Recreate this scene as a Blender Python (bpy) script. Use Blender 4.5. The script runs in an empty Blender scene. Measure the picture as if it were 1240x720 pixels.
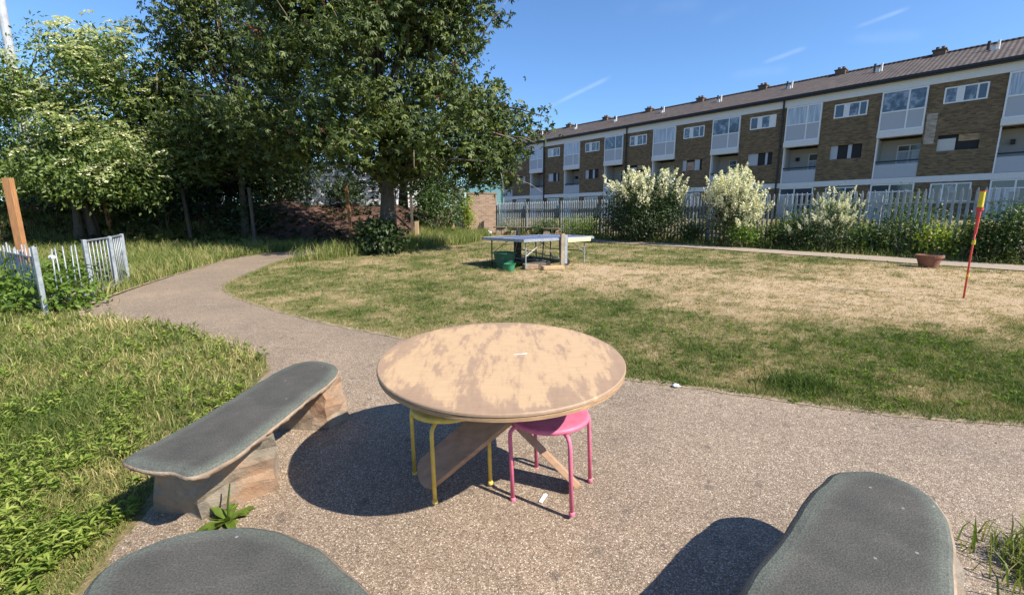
import bpy, math, random
import numpy as np
from mathutils import Vector, Matrix
R = math.radians
C = bpy.context.scene.collection
SC = bpy.context.scene

# ------------------------------------------------------------------ camera
cd = bpy.data.cameras.new('camera'); cam = bpy.data.objects.new('camera', cd); C.objects.link(cam)
cd.sensor_width = 36; cd.lens = 36*545/1240; cd.clip_end = 2000; cd.clip_start = .02
cam.location = (0, 0, 1.5); cam.rotation_euler = (R(90-10.3), 0, 0)
SC.camera = cam

# ------------------------------------------------------------------ light
SUN_H = Vector((.85, -.527)); SUN_EL = R(42)
SC.view_settings.view_transform = 'Standard'; SC.view_settings.look = 'None'
SC.view_settings.exposure = 1.03; SC.view_settings.gamma = 1
W = bpy.data.worlds.new('World'); SC.world = W; W.use_nodes = True
nt = W.node_tree; nt.nodes.clear()
def wn(t, **k):
    n = nt.nodes.new(t)
    for a, b in k.items(): setattr(n, a, b)
    return n
sky = wn('ShaderNodeTexSky', sky_type='NISHITA', sun_disc=False, sun_elevation=SUN_EL,
         sun_rotation=math.atan2(SUN_H.x, SUN_H.y), altitude=50, air_density=1.0, dust_density=.15, ozone_density=3.0)
bg = wn('ShaderNodeBackground'); bg.inputs['Strength'].default_value = .085
wo = wn('ShaderNodeOutputWorld')
tc = wn('ShaderNodeTexCoord')
def wmath(op, a, b=None, c=None):
    n = wn('ShaderNodeMath', operation=op)
    for i, v in enumerate((a, b, c)):
        if v is None: continue
        if isinstance(v, (int, float)): n.inputs[i].default_value = v
        else: nt.links.new(v, n.inputs[i])
    return n.outputs[0]
def wdot(v):
    n = wn('ShaderNodeVectorMath', operation='DOT_PRODUCT'); n.inputs[1].default_value = v
    nt.links.new(tc.outputs['Generated'], n.inputs[0]); return n.outputs['Value']
def wstep(v, a, b):
    n = wn('ShaderNodeMapRange', interpolation_type='SMOOTHSTEP')
    nt.links.new(v, n.inputs[0]); n.inputs[1].default_value = a; n.inputs[2].default_value = b; return n.outputs[0]
def aim(px, py):           # a compass direction in the sky
    x = (px-620)/545; y = (360-py)/545; th = R(10.3)
    return Vector((x, math.cos(th)+y*math.sin(th), -math.sin(th)+y*math.cos(th))).normalized()
nz = wn('ShaderNodeTexNoise'); nz.inputs['Scale'].default_value = 14; nz.inputs['Detail'].default_value = 5
nt.links.new(tc.outputs['Generated'], nz.inputs['Vector'])
tot = None
for (p, q, wd, s) in [((655, 134), (742, 92), .006, .13), ((1035, 34), (1100, 10), .005, .10), ((925, 76), (975, 58), .006, .10),
                      ((860, 28), (905, 8), .012, .03), ((740, 12), (860, 5), .02, .025), ((880, 92), (960, 84), .014, .04), ((1020, 48), (1130, 42), .014, .035)]:
    a, b = aim(*p), aim(*q); n = a.cross(b).normalized(); m = (a+b).normalized()
    band = wstep(wmath('ABSOLUTE', wdot(n)), wd, 0.0)
    cs = m.dot(a)
    rng_ = wstep(wdot(m), cs - .0002, 1 - (1-cs)*.25)
    v = wmath('MULTIPLY', wmath('MULTIPLY', band, rng_), s)
    v = wmath('MULTIPLY', v, wstep(nz.outputs['Fac'], .28, .62))
    tot = v if tot is None else wmath('ADD', tot, v)
mx = wn('ShaderNodeMix', data_type='RGBA'); nt.links.new(tot, mx.inputs['Factor'])
tn = wn('ShaderNodeMix', data_type='RGBA', blend_type='MULTIPLY'); tn.inputs['Factor'].default_value = 1
nt.links.new(sky.outputs[0], tn.inputs['A']); tn.inputs['B'].default_value = (.77, .99, 1.22, 1)
nt.links.new(tn.outputs['Result'], mx.inputs['A']); mx.inputs['B'].default_value = (8.5, 9, 9.8, 1)
nt.links.new(mx.outputs['Result'], bg.inputs['Color']); nt.links.new(bg.outputs[0], wo.inputs[0])
sl = bpy.data.lights.new('sun', 'SUN'); sl.energy = 4.7; sl.angle = R(.5); sl.color = (1, .94, .84)
so = bpy.data.objects.new('sun', sl); C.objects.link(so)
sd = Vector((SUN_H.x*math.cos(SUN_EL), SUN_H.y*math.cos(SUN_EL), math.sin(SUN_EL)))
so.rotation_euler = sd.to_track_quat('Z', 'Y').to_euler(); so.location = (20, -15, 30)

# ------------------------------------------------------------------ terrain
def sp(u, k): return np.logaddexp(0, k*u)/k
def sstep(a, b, x):
    t = np.clip((x-a)/(b-a), 0, 1); return t*t*(3-2*t)
FU = np.array((-.648, .761)); FN = np.array((.761, .648))       # along / away from the terrace and its fence
def gz(x, y):
    x = np.asarray(x, float); y = np.asarray(y, float)
    z = .05*(np.maximum(y, -4)-1) - .032*sp(y-4.5, 1.5) - .0175*sp(y-17, .8)
    w = -.351*x + .936*y
    z = z + 1.55*sstep(19.6, 23.2, w)*sstep(-2.6, -6.5, x)*(1+.12*np.sin(x*1.7)*np.sin(y*1.3))
    v = FN[0]*x + FN[1]*y
    z = z + (1.27-z)*sstep(18.8, 30, v)*sstep(-6, 2, x)
    return z
def gzf(x, y): return float(gz(x, y))
rng = np.random.default_rng(7); random.seed(7)
def wob(x, y, s=1.0, o=0.0):      # soft 2d noise, about -1..1
    x = np.asarray(x)*s; y = np.asarray(y)*s
    return (np.sin(1.3*x+2.1*y+o)+np.sin(-2.2*x+1.1*y+1.7+o*2)+np.sin(3.1*x+.7*y+4.1-o)+np.sin(.6*x-3.3*y+2.2+o)+.7*np.sin(5.2*x+4.4*y+o)+.7*np.sin(-4.9*x+5.6*y))/4.2

# ------------------------------------------------------------------ materials
def newmat(name):
    m = bpy.data.materials.new(name); m.use_nodes = True
    t = m.node_tree; b = t.nodes['Principled BSDF']; return m, t, b
def N(t, ty, **k):
    n = t.nodes.new(ty)
    for a, b in k.items(): setattr(n, a, b)
    return n
def ramp(t, fac, stops, interp='LINEAR'):
    r = N(t, 'ShaderNodeValToRGB'); e = r.color_ramp.elements; r.color_ramp.interpolation = interp
    while len(e) < len(stops): e.new(.5)
    for i, (p, c) in enumerate(stops):
        e[i].position = p; e[i].color = (*c, 1) if len(c) == 3 else c
    t.links.new(fac, r.inputs[0]); return r.outputs[0]
def tex(t, kind, scale, detail=4, rough=.55, coords='Object', mapping=None, **k):
    c = N(t, 'ShaderNodeTexCoord'); n = N(t, kind); o = c.outputs[coords]
    if mapping:
        mp = N(t, 'ShaderNodeMapping'); mp.inputs['Scale'].default_value = mapping.get('scale', (1, 1, 1)); mp.inputs['Rotation'].default_value = mapping.get('rot', (0, 0, 0))
        t.links.new(o, mp.inputs[0]); o = mp.outputs[0]
    t.links.new(o, n.inputs['Vector']); n.inputs['Scale'].default_value = scale
    if kind == 'ShaderNodeTexNoise': n.inputs['Detail'].default_value = detail; n.inputs['Roughness'].default_value = rough
    for a, b in k.items(): setattr(n, a, b)
    return n
def mixc(t, f, a, b, blend='MIX'):
    n = N(t, 'ShaderNodeMix', data_type='RGBA', blend_type=blend)
    for s, v in (('Factor', f), ('A', a), ('B', b)):
        if isinstance(v, (int, float)): n.inputs[s].default_value = v
        elif isinstance(v, tuple): n.inputs[s].default_value = (*v, 1)
        else: t.links.new(v, n.inputs[s])
    return n.outputs['Result']
def tmath(t, op, a, b=None):
    n = N(t, 'ShaderNodeMath', operation=op)
    for i, v in enumerate((a, b)):
        if v is None: continue
        if isinstance(v, (int, float)): n.inputs[i].default_value = v
        else: t.links.new(v, n.inputs[i])
    return n.outputs[0]
def bump(t, b, h, strength=.4, dist=.01):
    n = N(t, 'ShaderNodeBump'); n.inputs['Strength'].default_value = strength; n.inputs['Distance'].default_value = dist
    t.links.new(h, n.inputs['Height']); t.links.new(n.outputs[0], b.inputs['Normal'])
def noisy(name, c1, c2, scale=8, rough=.7, bmp=.2, dist=.01, c3=None, spec=.3, metal=0, detail=5, mapping=None):
    m, t, b = newmat(name); n = tex(t, 'ShaderNodeTexNoise', scale, detail, .6, mapping=mapping)
    st = [(.3, c1), (.7, c2)] if c3 is None else [(.28, c1), (.5, c2), (.72, c3)]
    t.links.new(ramp(t, n.outputs['Fac'], st), b.inputs['Base Color'])
    b.inputs['Roughness'].default_value = rough; b.inputs['Specular IOR Level'].default_value = spec; b.inputs['Metallic'].default_value = metal
    if bmp: bump(t, b, n.outputs['Fac'], bmp, dist)
    return m
def leafmat(name, stops, rough=.5, trans=.28, spec=.35):
    m, t, b = newmat(name); a = N(t, 'ShaderNodeAttribute', attribute_name='tint')
    col = ramp(t, a.outputs['Fac'], stops); t.links.new(col, b.inputs['Base Color'])
    b.inputs['Roughness'].default_value = rough; b.inputs['Specular IOR Level'].default_value = spec
    tr = N(t, 'ShaderNodeBsdfTranslucent'); br = mixc(t, 1.0, col, (1.5, 1.7, .7), 'MULTIPLY'); t.links.new(br, tr.inputs[0])
    ms = N(t, 'ShaderNodeMixShader'); ms.inputs[0].default_value = trans
    t.links.new(b.outputs[0], ms.inputs[1]); t.links.new(tr.outputs[0], ms.inputs[2])
    t.links.new(ms.outputs[0], t.nodes['Material Output'].inputs[0]); return m
M = {}
M['lawn'] = leafmat('lawn_blades', [(0, (.05, .085, .018)), (.3, (.115, .155, .036)), (.55, (.20, .195, .07)), (.75, (.35, .265, .14)), (1, (.47, .35, .215))], .7, .2, .15)
M['meadow'] = leafmat('meadow_blades', [(0, (.045, .075, .014)), (.4, (.115, .155, .030)), (.65, (.225, .225, .075)), (.85, (.40, .33, .14)), (1, (.50, .40, .2))], .6, .25, .25)
M['weed'] = leafmat('weed_leaves', [(0, (.07, .11, .016)), (.55, (.165, .23, .036)), (1, (.30, .34, .085))], .55, .34, .25)
M['chestnut'] = leafmat('chestnut_leaves', [(0, (.028, .046, .012)), (.5, (.066, .094, .023)), (.8, (.118, .145, .038)), (.94, (.17, .20, .038)), (1, (.22, .235, .038))], .5, .2, .3)
M['elder'] = leafmat('elder_leaves', [(0, (.036, .064, .016)), (.55, (.085, .130, .032)), (1, (.17, .215, .054))], .45, .26, .4)
M['dark_leaf'] = leafmat('understorey_leaves', [(0, (.014, .028, .009)), (.6, (.032, .055, .016)), (1, (.07, .1, .025))], .5, .18, .35)
M['mid_leaf'] = leafmat('shrub_leaves', [(0, (.03, .058, .014)), (.6, (.068, .11, .026)), (1, (.14, .19, .045))], .5, .22, .35)
M['bright_leaf'] = leafmat('bright_shrub_leaves', [(0, (.06, .11, .015)), (.6, (.13, .20, .03)), (1, (.21, .28, .05))], .5, .28, .3)
M['lime_leaf'] = leafmat('lime_shrub_leaves', [(0, (.12, .17, .015)), (.6, (.26, .32, .03)), (1, (.40, .42, .05))], .5, .3, .3)
M['privet'] = leafmat('privet_leaves', [(0, (.016, .032, .010)), (.6, (.034, .058, .016)), (1, (.07, .10, .03))], .45, .18, .4)
M['umbel'] = leafmat('cream_blossom', [(0, (.56, .55, .36)), (1, (.78, .77, .58))], .8, .2, .1)
M['plume'] = leafmat('cream_plumes', [(0, (.58, .53, .38)), (1, (.87, .83, .69))], .8, .2, .1)
M['red_flower'] = leafmat('red_panicles', [(0, (.20, .035, .04)), (1, (.34, .09, .09))], .7, .2, .1)
M['bark'] = noisy('bark', (.045, .035, .028), (.14, .115, .09), 14, .9, .7, .03, mapping={'scale': (3, 3, .6)})
M['twig'] = noisy('twig', (.16, .13, .095), (.30, .25, .18), 9, .9, .3)
# path
m, t, b = newmat('bound_gravel'); M['path'] = m
v1 = tex(t, 'ShaderNodeTexVoronoi', 190); v1.inputs['Randomness'].default_value = 1
hs = N(t, 'ShaderNodeSeparateColor'); t.links.new(v1.outputs['Color'], hs.inputs[0])
stone = ramp(t, hs.outputs[0], [(0, (.15, .112, .080)), (.3, (.235, .178, .126)), (.62, (.315, .243, .175)), (.86, (.39, .31, .232)), (.95, (.51, .435, .34)), (1, (.66, .59, .49))])
crev = ramp(t, v1.outputs['Distance'], [(.42, (1, 1, 1)), (.85, (.6, .55, .5))])
c = mixc(t, 1, stone, crev, 'MULTIPLY')
big = tex(t, 'ShaderNodeTexNoise', .9, 6, .6); c = mixc(t, 1, c, ramp(t, big.outputs['Fac'], [(.3, (.80, .79, .79)), (.7, (1.14, 1.11, 1.08))]), 'MULTIPLY')
med = tex(t, 'ShaderNodeTexNoise', 14, 4, .7); c = mixc(t, 1, c, ramp(t, med.outputs['Fac'], [(.3, (.86, .86, .86)), (.7, (1.1, 1.1, 1.1))]), 'MULTIPLY')
sv = tex(t, 'ShaderNodeTexVoronoi', 2.4, voronoi_dimensions='2D'); sn = tex(t, 'ShaderNodeTexNoise', 30, 3)
sdist = tmath(t, 'ADD', sv.outputs['Distance'], tmath(t, 'MULTIPLY', sn.outputs['Fac'], .06))
c = mixc(t, ramp(t, sdist, [(.06, (.42, .42, .42)), (.10, (0, 0, 0))]), c, (.05, .043, .038))
t.links.new(c, b.inputs['Base Color']); b.inputs['Roughness'].default_value = .62; b.inputs['Specular IOR Level'].default_value = .35
inv = tmath(t, 'SUBTRACT', 1, v1.outputs['Distance']); bump(t, b, tmath(t, 'ADD', inv, tmath(t, 'MULTIPLY', hs.outputs[1], .4)), .6, .004)
# tan strip along the path edge, far path
M['edge_soil'] = noisy('path_edge_soil', (.22, .165, .11), (.40, .31, .21), 30, .95, .5, .01)
M['far_path'] = noisy('far_path_gravel', (.25, .20, .15), (.35, .28, .21), 18, .9, .3)
# ground
m, t, b = newmat('ground_soil'); M['ground'] = m
at_ = N(t, 'ShaderNodeAttribute', attribute_name='dry'); n1 = tex(t, 'ShaderNodeTexNoise', 1.6, 8, .68); n2 = tex(t, 'ShaderNodeTexNoise', 26, 6, .75)
f = tmath(t, 'ADD', tmath(t, 'MULTIPLY', tmath(t, 'SUBTRACT', n1.outputs['Fac'], .5), .55), tmath(t, 'ADD', at_.outputs['Fac'], tmath(t, 'MULTIPLY', tmath(t, 'SUBTRACT', n2.outputs['Fac'], .5), 1.5)))
gc = ramp(t, f, [(.0, (.055, .062, .02)), (.3, (.125, .12, .042)), (.5, (.22, .178, .085)), (.75, (.35, .255, .15)), (1, (.44, .325, .205))])
at2 = N(t, 'ShaderNodeAttribute', attribute_name='soil'); n3 = tex(t, 'ShaderNodeTexNoise', 3, 7, .7)
sc_ = ramp(t, n3.outputs['Fac'], [(.3, (.05, .032, .025)), (.55, (.105, .060, .045)), (.75, (.20, .12, .09))])
t.links.new(mixc(t, at2.outputs['Fac'], gc, sc_), b.inputs['Base Color']); b.inputs['Roughness'].default_value = .95; b.inputs['Specular IOR Level'].default_value = .1
bump(t, b, tmath(t, 'ADD', n2.outputs['Fac'], n3.outputs['Fac']), .8, .03)
# benches
m, t, b = newmat('slate_seat'); M['slate'] = m
at_ = N(t, 'ShaderNodeAttribute', attribute_name='rim'); n1 = tex(t, 'ShaderNodeTexNoise', 5, 6, .65); n2 = tex(t, 'ShaderNodeTexNoise', 160, 3, .7); n3 = tex(t, 'ShaderNodeTexNoise', 2.4, 6, .6)
base = ramp(t, n1.outputs['Fac'], [(.3, (.056, .056, .050)), (.55, (.078, .075, .066)), (.75, (.108, .102, .088))])
base = mixc(t, ramp(t, n3.outputs['Fac'], [(.45, (0, 0, 0)), (.7, (.5, .5, .5))]), base, (.082, .072, .064))
rf = tmath(t, 'MULTIPLY', at_.outputs['Fac'], ramp(t, n3.outputs['Fac'], [(.3, (.25, .25, .25)), (.7, (1, 1, 1))]))
base = mixc(t, rf, base, (.122, .136, .112))
base = mixc(t, 1, base, ramp(t, n2.outputs['Fac'], [(.3, (.62, .62, .62)), (.5, (1, 1, 1)), (.72, (1.5, 1.5, 1.5))]), 'MULTIPLY')
sp_ = tex(t, 'ShaderNodeTexVoronoi', 7.5, voronoi_dimensions='2D'); spn = tex(t, 'ShaderNodeTexNoise', 40, 3)
spd = tmath(t, 'ADD', sp_.outputs['Distance'], tmath(t, 'MULTIPLY', spn.outputs['Fac'], .05)); spc = N(t, 'ShaderNodeSeparateColor'); t.links.new(sp_.outputs['Color'], spc.inputs[0])
spm = tmath(t, 'MULTIPLY', ramp(t, spd, [(.045, (.7, .7, .7)), (.07, (0, 0, 0))]), tmath(t, 'GREATER_THAN', spc.outputs[0], .72))
base = mixc(t, spm, base, (.30, .30, .27))
scr = tex(t, 'ShaderNodeTexNoise', 9, 6, .75, mapping={'scale': (1, 3.2, 1), 'rot': (0, 0, .6)})
base = mixc(t, ramp(t, scr.outputs['Fac'], [(.56, (0, 0, 0)), (.7, (.45, .45, .45))]), base, (.125, .120, .105))
t.links.new(base, b.inputs['Base Color']); b.inputs['Roughness'].default_value = .75; b.inputs['Specular IOR Level'].default_value = .12
bump(t, b, tmath(t, 'ADD', n2.outputs['Fac'], n1.outputs['Fac']), .45, .006)
def stone(name, a, b_, c_, orange):
    m, t, b = newmat(name); n1 = tex(t, 'ShaderNodeTexNoise', 6, 8, .7); n2 = tex(t, 'ShaderNodeTexNoise', 2.6, 5, .6); n3 = tex(t, 'ShaderNodeTexVoronoi', 7)
    c = ramp(t, n1.outputs['Fac'], [(.25, a), (.5, b_), (.75, c_)])
    c = mixc(t, ramp(t, n2.outputs['Fac'], [(.48, (0, 0, 0)), (.66, (.75, .75, .75))]), c, orange)
    t.links.new(c, b.inputs['Base Color']); b.inputs['Roughness'].default_value = .85
    bump(t, b, tmath(t, 'ADD', n1.outputs['Fac'], tmath(t, 'MULTIPLY', n3.outputs['Distance'], .8)), .8, .03); return m
M['sandstone'] = stone('sandstone', (.12, .105, .08), (.23, .19, .14), (.34, .29, .22), (.36, .19, .10))
M['slab_side'] = stone('slab_side', (.10, .08, .06), (.25, .18, .125), (.40, .32, .24), (.36, .22, .13))
# wood
m, t, b = newmat('worn_plywood'); M['ply'] = m
a1 = tex(t, 'ShaderNodeTexNoise', 2.6, 5, .62, mapping={'scale': (2.4, .9, 1), 'rot': (0, 0, R(16))})
a2 = tex(t, 'ShaderNodeTexNoise', 11, 5, .65, mapping={'scale': (2.6, .55, 1), 'rot': (0, 0, R(16))})
a3 = tex(t, 'ShaderNodeTexNoise', 60, 3, .6, mapping={'scale': (.12, 2.2, 1)})
lc = N(t, 'ShaderNodeTexCoord'); ln = N(t, 'ShaderNodeVectorMath', operation='LENGTH'); fl = N(t, 'ShaderNodeVectorMath', operation='MULTIPLY'); fl.inputs[1].default_value = (1, 1, 0); t.links.new(lc.outputs['Object'], fl.inputs[0]); t.links.new(fl.outputs[0], ln.inputs[0])
k = tmath(t, 'ADD', tmath(t, 'ADD', a1.outputs['Fac'], tmath(t, 'MULTIPLY', tmath(t, 'SUBTRACT', a2.outputs['Fac'], .5), .85)), ramp(t, ln.outputs['Value'], [(.1, (.0, .0, .0)), (.44, (.01, .01, .01)), (.55, (.09, .09, .09)), (.605, (.22, .22, .22))]))
wc = ramp(t, k, [(.46, (.46, .312, .182)), (.54, (.43, .287, .168)), (.61, (.33, .222, .143)), (.8, (.295, .196, .128))])
wc = mixc(t, 1, wc, ramp(t, a3.outputs['Fac'], [(.3, (.9, .9, .9)), (.7, (1.08, 1.08, 1.08))]), 'MULTIPLY')
t.links.new(wc, b.inputs['Base Color']); b.inputs['Roughness'].default_value = .6; b.inputs['Specular IOR Level'].default_value = .3
bump(t, b, a3.outputs['Fac'], .12, .003)
M['ply_edge'] = noisy('plywood_edge', (.24, .14, .075), (.48, .31, .17), 16, .7, .2, mapping={'scale': (1, 1, 14)})
M['board'] = noisy('leg_board', (.27, .165, .10), (.42, .265, .165), 7, .65, .15, mapping={'scale': (.5, 3, 3)})
M['stake'] = noisy('orange_timber', (.26, .12, .05), (.42, .21, .09), 10, .75, .2, mapping={'scale': (4, 4, .5)})
M['pale_stake'] = noisy('pale_timber', (.30, .20, .10), (.48, .34, .19), 10, .75, .2, mapping={'scale': (4, 4, .5)})
def paint(name, col, rough=.4, var=.12, spec=.4):
    return noisy(name, tuple(x*(1-var) for x in col), tuple(min(1, x*(1+var)) for x in col), 22, rough, .06, .003, spec=spec)
M['yellow'] = paint('yellow_paint', (.64, .45, .09), .5, .2); M['pink'] = paint('pink_paint', (.58, .135, .215), .5, .16)
M['white'] = paint('white_paint', (.74, .74, .73), .5, .05); M['fascia'] = paint('fascia_white', (.66, .65, .62), .6, .1)
M['panel'] = paint('grey_panel', (.40, .42, .45), .5, .06); M['cream_wall'] = paint('render_wall', (.50, .49, .46), .8, .08)
M['galv'] = noisy('galvanised_steel', (.20, .22, .235), (.36, .38, .40), 18, .5, .1, spec=.4, metal=.3)
M['palisade'] = noisy('palisade_steel', (.22, .24, .26), (.36, .385, .41), 6, .5, .1, spec=.5, metal=.3)
M['dark'] = paint('dark_void', (.018, .018, .02), .7); M['black'] = paint('black_plastic', (.02, .02, .022), .5)
M['blue_top'] = paint('blue_table', (.075, .10, .19), .7, .12, .25); M['green_tub'] = paint('green_plastic', (.018, .085, .05), .5)
M['bright_green'] = paint('bright_green_plastic', (.03, .19, .09), .5); M['yellow_trim'] = paint('pale_yellow', (.72, .66, .30), .5)
M['terracotta'] = noisy('terracotta', (.16, .07, .045), (.27, .125, .08), 9, .85, .3)
M['red'] = paint('red_pole', (.56, .06, .045), .45); M['sign_yellow'] = paint('marker_yellow', (.62, .50, .03), .45)
M['concrete'] = noisy('pole_steel', (.30, .32, .34), (.42, .44, .46), 5, .6, .1)
M['netting'] = noisy('green_netting', (.02, .10, .085), (.035, .16, .13), 30, .8, .2)
M['grey_wall'] = noisy('grey_render', (.16, .17, .18), (.25, .26, .27), 4, .8, .2)
def brickmat(name, cA, cB, mort, plane='xz', scale=1.0, w=.225, h=.075, var=((.7, .7, .72), (1.25, 1.2, 1.1))):
    m, t, b = newmat(name); tcn = N(t, 'ShaderNodeTexCoord'); sx = N(t, 'ShaderNodeSeparateXYZ'); cx = N(t, 'ShaderNodeCombineXYZ')
    t.links.new(tcn.outputs['Object'], sx.inputs[0]); t.links.new(tmath(t, 'ADD', sx.outputs[0], sx.outputs[1]), cx.inputs[0]); t.links.new(sx.outputs[2], cx.inputs[1])
    br = N(t, 'ShaderNodeTexBrick'); t.links.new(cx.outputs[0], br.inputs['Vector']); br.inputs['Scale'].default_value = scale
    br.inputs['Brick Width'].default_value = w; br.inputs['Row Height'].default_value = h; br.inputs['Mortar Size'].default_value = .008
    br.inputs['Color1'].default_value = (*cA, 1); br.inputs['Color2'].default_value = (*cB, 1); br.inputs['Mortar'].default_value = (*mort, 1); br.inputs['Bias'].default_value = 0
    n1 = tex(t, 'ShaderNodeTexNoise', 3.2, 7, .75, mapping={'scale': (.6, .6, 1.5)})
    c = mixc(t, 1, br.outputs['Color'], ramp(t, n1.outputs['Fac'], [(.3, var[0]), (.7, var[1])]), 'MULTIPLY')
    t.links.new(c, b.inputs['Base Color']); b.inputs['Roughness'].default_value = .9
    bump(t, b, tmath(t, 'SUBTRACT', 1, br.outputs['Fac']), .5, .01); return m
M['brick'] = brickmat('stock_brick', (.46, .325, .18), (.21, .145, .09), (.35, .30, .22))
M['dark_brick'] = brickmat('chimney_brick', (.17, .10, .065), (.10, .065, .045), (.14, .12, .1))
M['patch_brick'] = brickmat('whitewashed_brick', (.46, .42, .36), (.28, .22, .16), (.4, .37, .32))
M['garden_brick'] = brickmat('garden_wall_brick', (.42, .29, .20), (.27, .17, .12), (.45, .40, .33), w=.3, h=.11)
m, t, b = newmat('roof_tiles'); M['roof'] = m
tcn = N(t, 'ShaderNodeTexCoord'); sx = N(t, 'ShaderNodeSeparateXYZ'); t.links.new(tcn.outputs['Object'], sx.inputs[0])
s1 = tmath(t, 'SINE', tmath(t, 'MULTIPLY', sx.outputs[0], 2*math.pi/.24)); rowf = tmath(t, 'FRACT', tmath(t, 'MULTIPLY', sx.outputs[1], 1/.24))
n1 = tex(t, 'ShaderNodeTexNoise', 2.5, 7, .7)
wn_ = N(t, 'ShaderNodeTexWhiteNoise', noise_dimensions='2D'); cx = N(t, 'ShaderNodeCombineXYZ')
t.links.new(tmath(t, 'FLOOR', tmath(t, 'MULTIPLY', sx.outputs[0], 1/.24)), cx.inputs[0]); t.links.new(tmath(t, 'FLOOR', tmath(t, 'MULTIPLY', sx.outputs[1], 1/.24)), cx.inputs[1]); t.links.new(cx.outputs[0], wn_.inputs['Vector'])
c = ramp(t, n1.outputs['Fac'], [(.3, (.045, .034, .029)), (.7, (.088, .064, .052))])
c = mixc(t, 1, c, ramp(t, wn_.outputs['Value'], [(0, (.72, .72, .72)), (1, (1.25, 1.2, 1.15))]), 'MULTIPLY')
t.links.new(c, b.inputs['Base Color']); b.inputs['Roughness'].default_value = .85
bump(t, b, tmath(t, 'ADD', s1, tmath(t, 'MULTIPLY', rowf, -.7)), .6, .025)
m, t, b = newmat('window_glass'); M['glass'] = m
b.inputs['Base Color'].default_value = (.05, .065, .085, 1); b.inputs['Roughness'].default_value = .06; b.inputs['Specular IOR Level'].default_value = .9
m, t, b = newmat('room_glass'); M['room'] = m
wv = tex(t, 'ShaderNodeTexNoise', 2.2, 4, .6, mapping={'scale': (1.4, 1.4, 1.1)})
t.links.new(ramp(t, wv.outputs['Fac'], [(.38, (.03, .04, .055)), (.5, (.08, .10, .13)), (.62, (.26, .29, .33))]), b.inputs['Base Color']); b.inputs['Roughness'].default_value = .07; b.inputs['Specular IOR Level'].default_value = .9
m, t, b = newmat('curtained_glass'); M['curtain'] = m
wv = tex(t, 'ShaderNodeTexNoise', 5, 2, .5, mapping={'scale': (3.5, 3.5, .15)})
t.links.new(ramp(t, wv.outputs['Fac'], [(.35, (.26, .30, .36)), (.65, (.50, .53, .57))]), b.inputs['Base Color']); b.inputs['Roughness'].default_value = .12; b.inputs['Specular IOR Level'].default_value = .8

# ------------------------------------------------------------------ mesh helpers
class MB:
    def __init__(s): s.v = []; s.f = []; s.a = []
    def add(s, vs, fs, a=0.):
        o = len(s.v); s.v += [tuple(p) for p in vs]; s.f += [tuple(i+o for i in q) for q in fs]
        s.a += [a]*len(vs) if isinstance(a, (int, float)) else list(a)
    def box(s, x0, x1, y0, y1, z0, z1):
        s.add([(x0, y0, z0), (x1, y0, z0), (x1, y1, z0), (x0, y1, z0), (x0, y0, z1), (x1, y0, z1), (x1, y1, z1), (x0, y1, z1)],
              [(0, 3, 2, 1), (4, 5, 6, 7), (0, 1, 5, 4), (1, 2, 6, 5), (2, 3, 7, 6), (3, 0, 4, 7)])
    def bar(s, p, q, w, h, up=(0, 0, 1), lens=0):
        p = Vector(p); q = Vector(q); d = (q-p).normalized(); u = Vector(up); sd_ = d.cross(u)
        if sd_.length < 1e-4: sd_ = d.cross(Vector((0, 1, 0)))
        sd_.normalize(); u = sd_.cross(d)
        vs = [c + sd_*a*w/2 + u*b_*h/2 for c in (p, q) for a, b_ in ((-1, -1), (1, -1), (1, 1), (-1, 1))]
        s.add(vs, [(0, 1, 2, 3), (7, 6, 5, 4), (0, 4, 5, 1), (1, 5, 6, 2), (2, 6, 7, 3), (3, 7, 4, 0)])
    def tube(s, pts, rad, n=8, cap=True):
        pts = [Vector(p) for p in pts]; rad = [rad]*len(pts) if isinstance(rad, (int, float)) else rad
        o = len(s.v); x = None
        for i, p in enumerate(pts):
            d = (pts[min(i+1, len(pts)-1)]-pts[max(i-1, 0)]).normalized()
            if x is None: x = d.orthogonal().normalized()
            x = (x-d*x.dot(d)).normalized(); y = d.cross(x)
            for k in range(n):
                a = 2*math.pi*k/n; s.v.append(tuple(p+(x*math.cos(a)+y*math.sin(a))*rad[i])); s.a.append(0.)
        for i in range(len(pts)-1):
            for k in range(n):
                s.f.append((o+i*n+k, o+i*n+(k+1) % n, o+(i+1)*n+(k+1) % n, o+(i+1)*n+k))
        if cap:
            s.f.append(tuple(o+k for k in range(n))[::-1]); s.f.append(tuple(o+(len(pts)-1)*n+k for k in range(n)))
    def lathe(s, prof, n=24, c=(0, 0, 0), closed=True):
        o = len(s.v)
        for r, z in prof:
            for k in range(n):
                a = 2*math.pi*k/n; s.v.append((c[0]+r*math.cos(a), c[1]+r*math.sin(a), c[2]+z)); s.a.append(0.)
        for i in range(len(prof)-1):
            for k in range(n): s.f.append((o+i*n+k, o+i*n+(k+1) % n, o+(i+1)*n+(k+1) % n, o+(i+1)*n+k))
        if closed:
            s.f.append(tuple(o+k for k in range(n))[::-1]); s.f.append(tuple(o+(len(prof)-1)*n+k for k in range(n)))
    def build(s, name, mat, parent=None, smooth=False, bevel=0, attr=None, loc=None):
        me = bpy.data.meshes.new(name); me.from_pydata(s.v, [], s.f); me.materials.append(M[mat] if isinstance(mat, str) else mat)
        if attr:
            a = me.attributes.new(attr, 'FLOAT', 'POINT'); a.data.foreach_set('value', s.a)
        if smooth: me.shade_smooth()
        me.update(); o = bpy.data.objects.new(name, me); C.objects.link(o); o.parent = parent
        if loc is not None: o.location = loc
        if bevel:
            b = o.modifiers.new('bevel', 'BEVEL'); b.width = bevel; b.segments = 2; b.limit_method = 'ANGLE'
        return o
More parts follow.
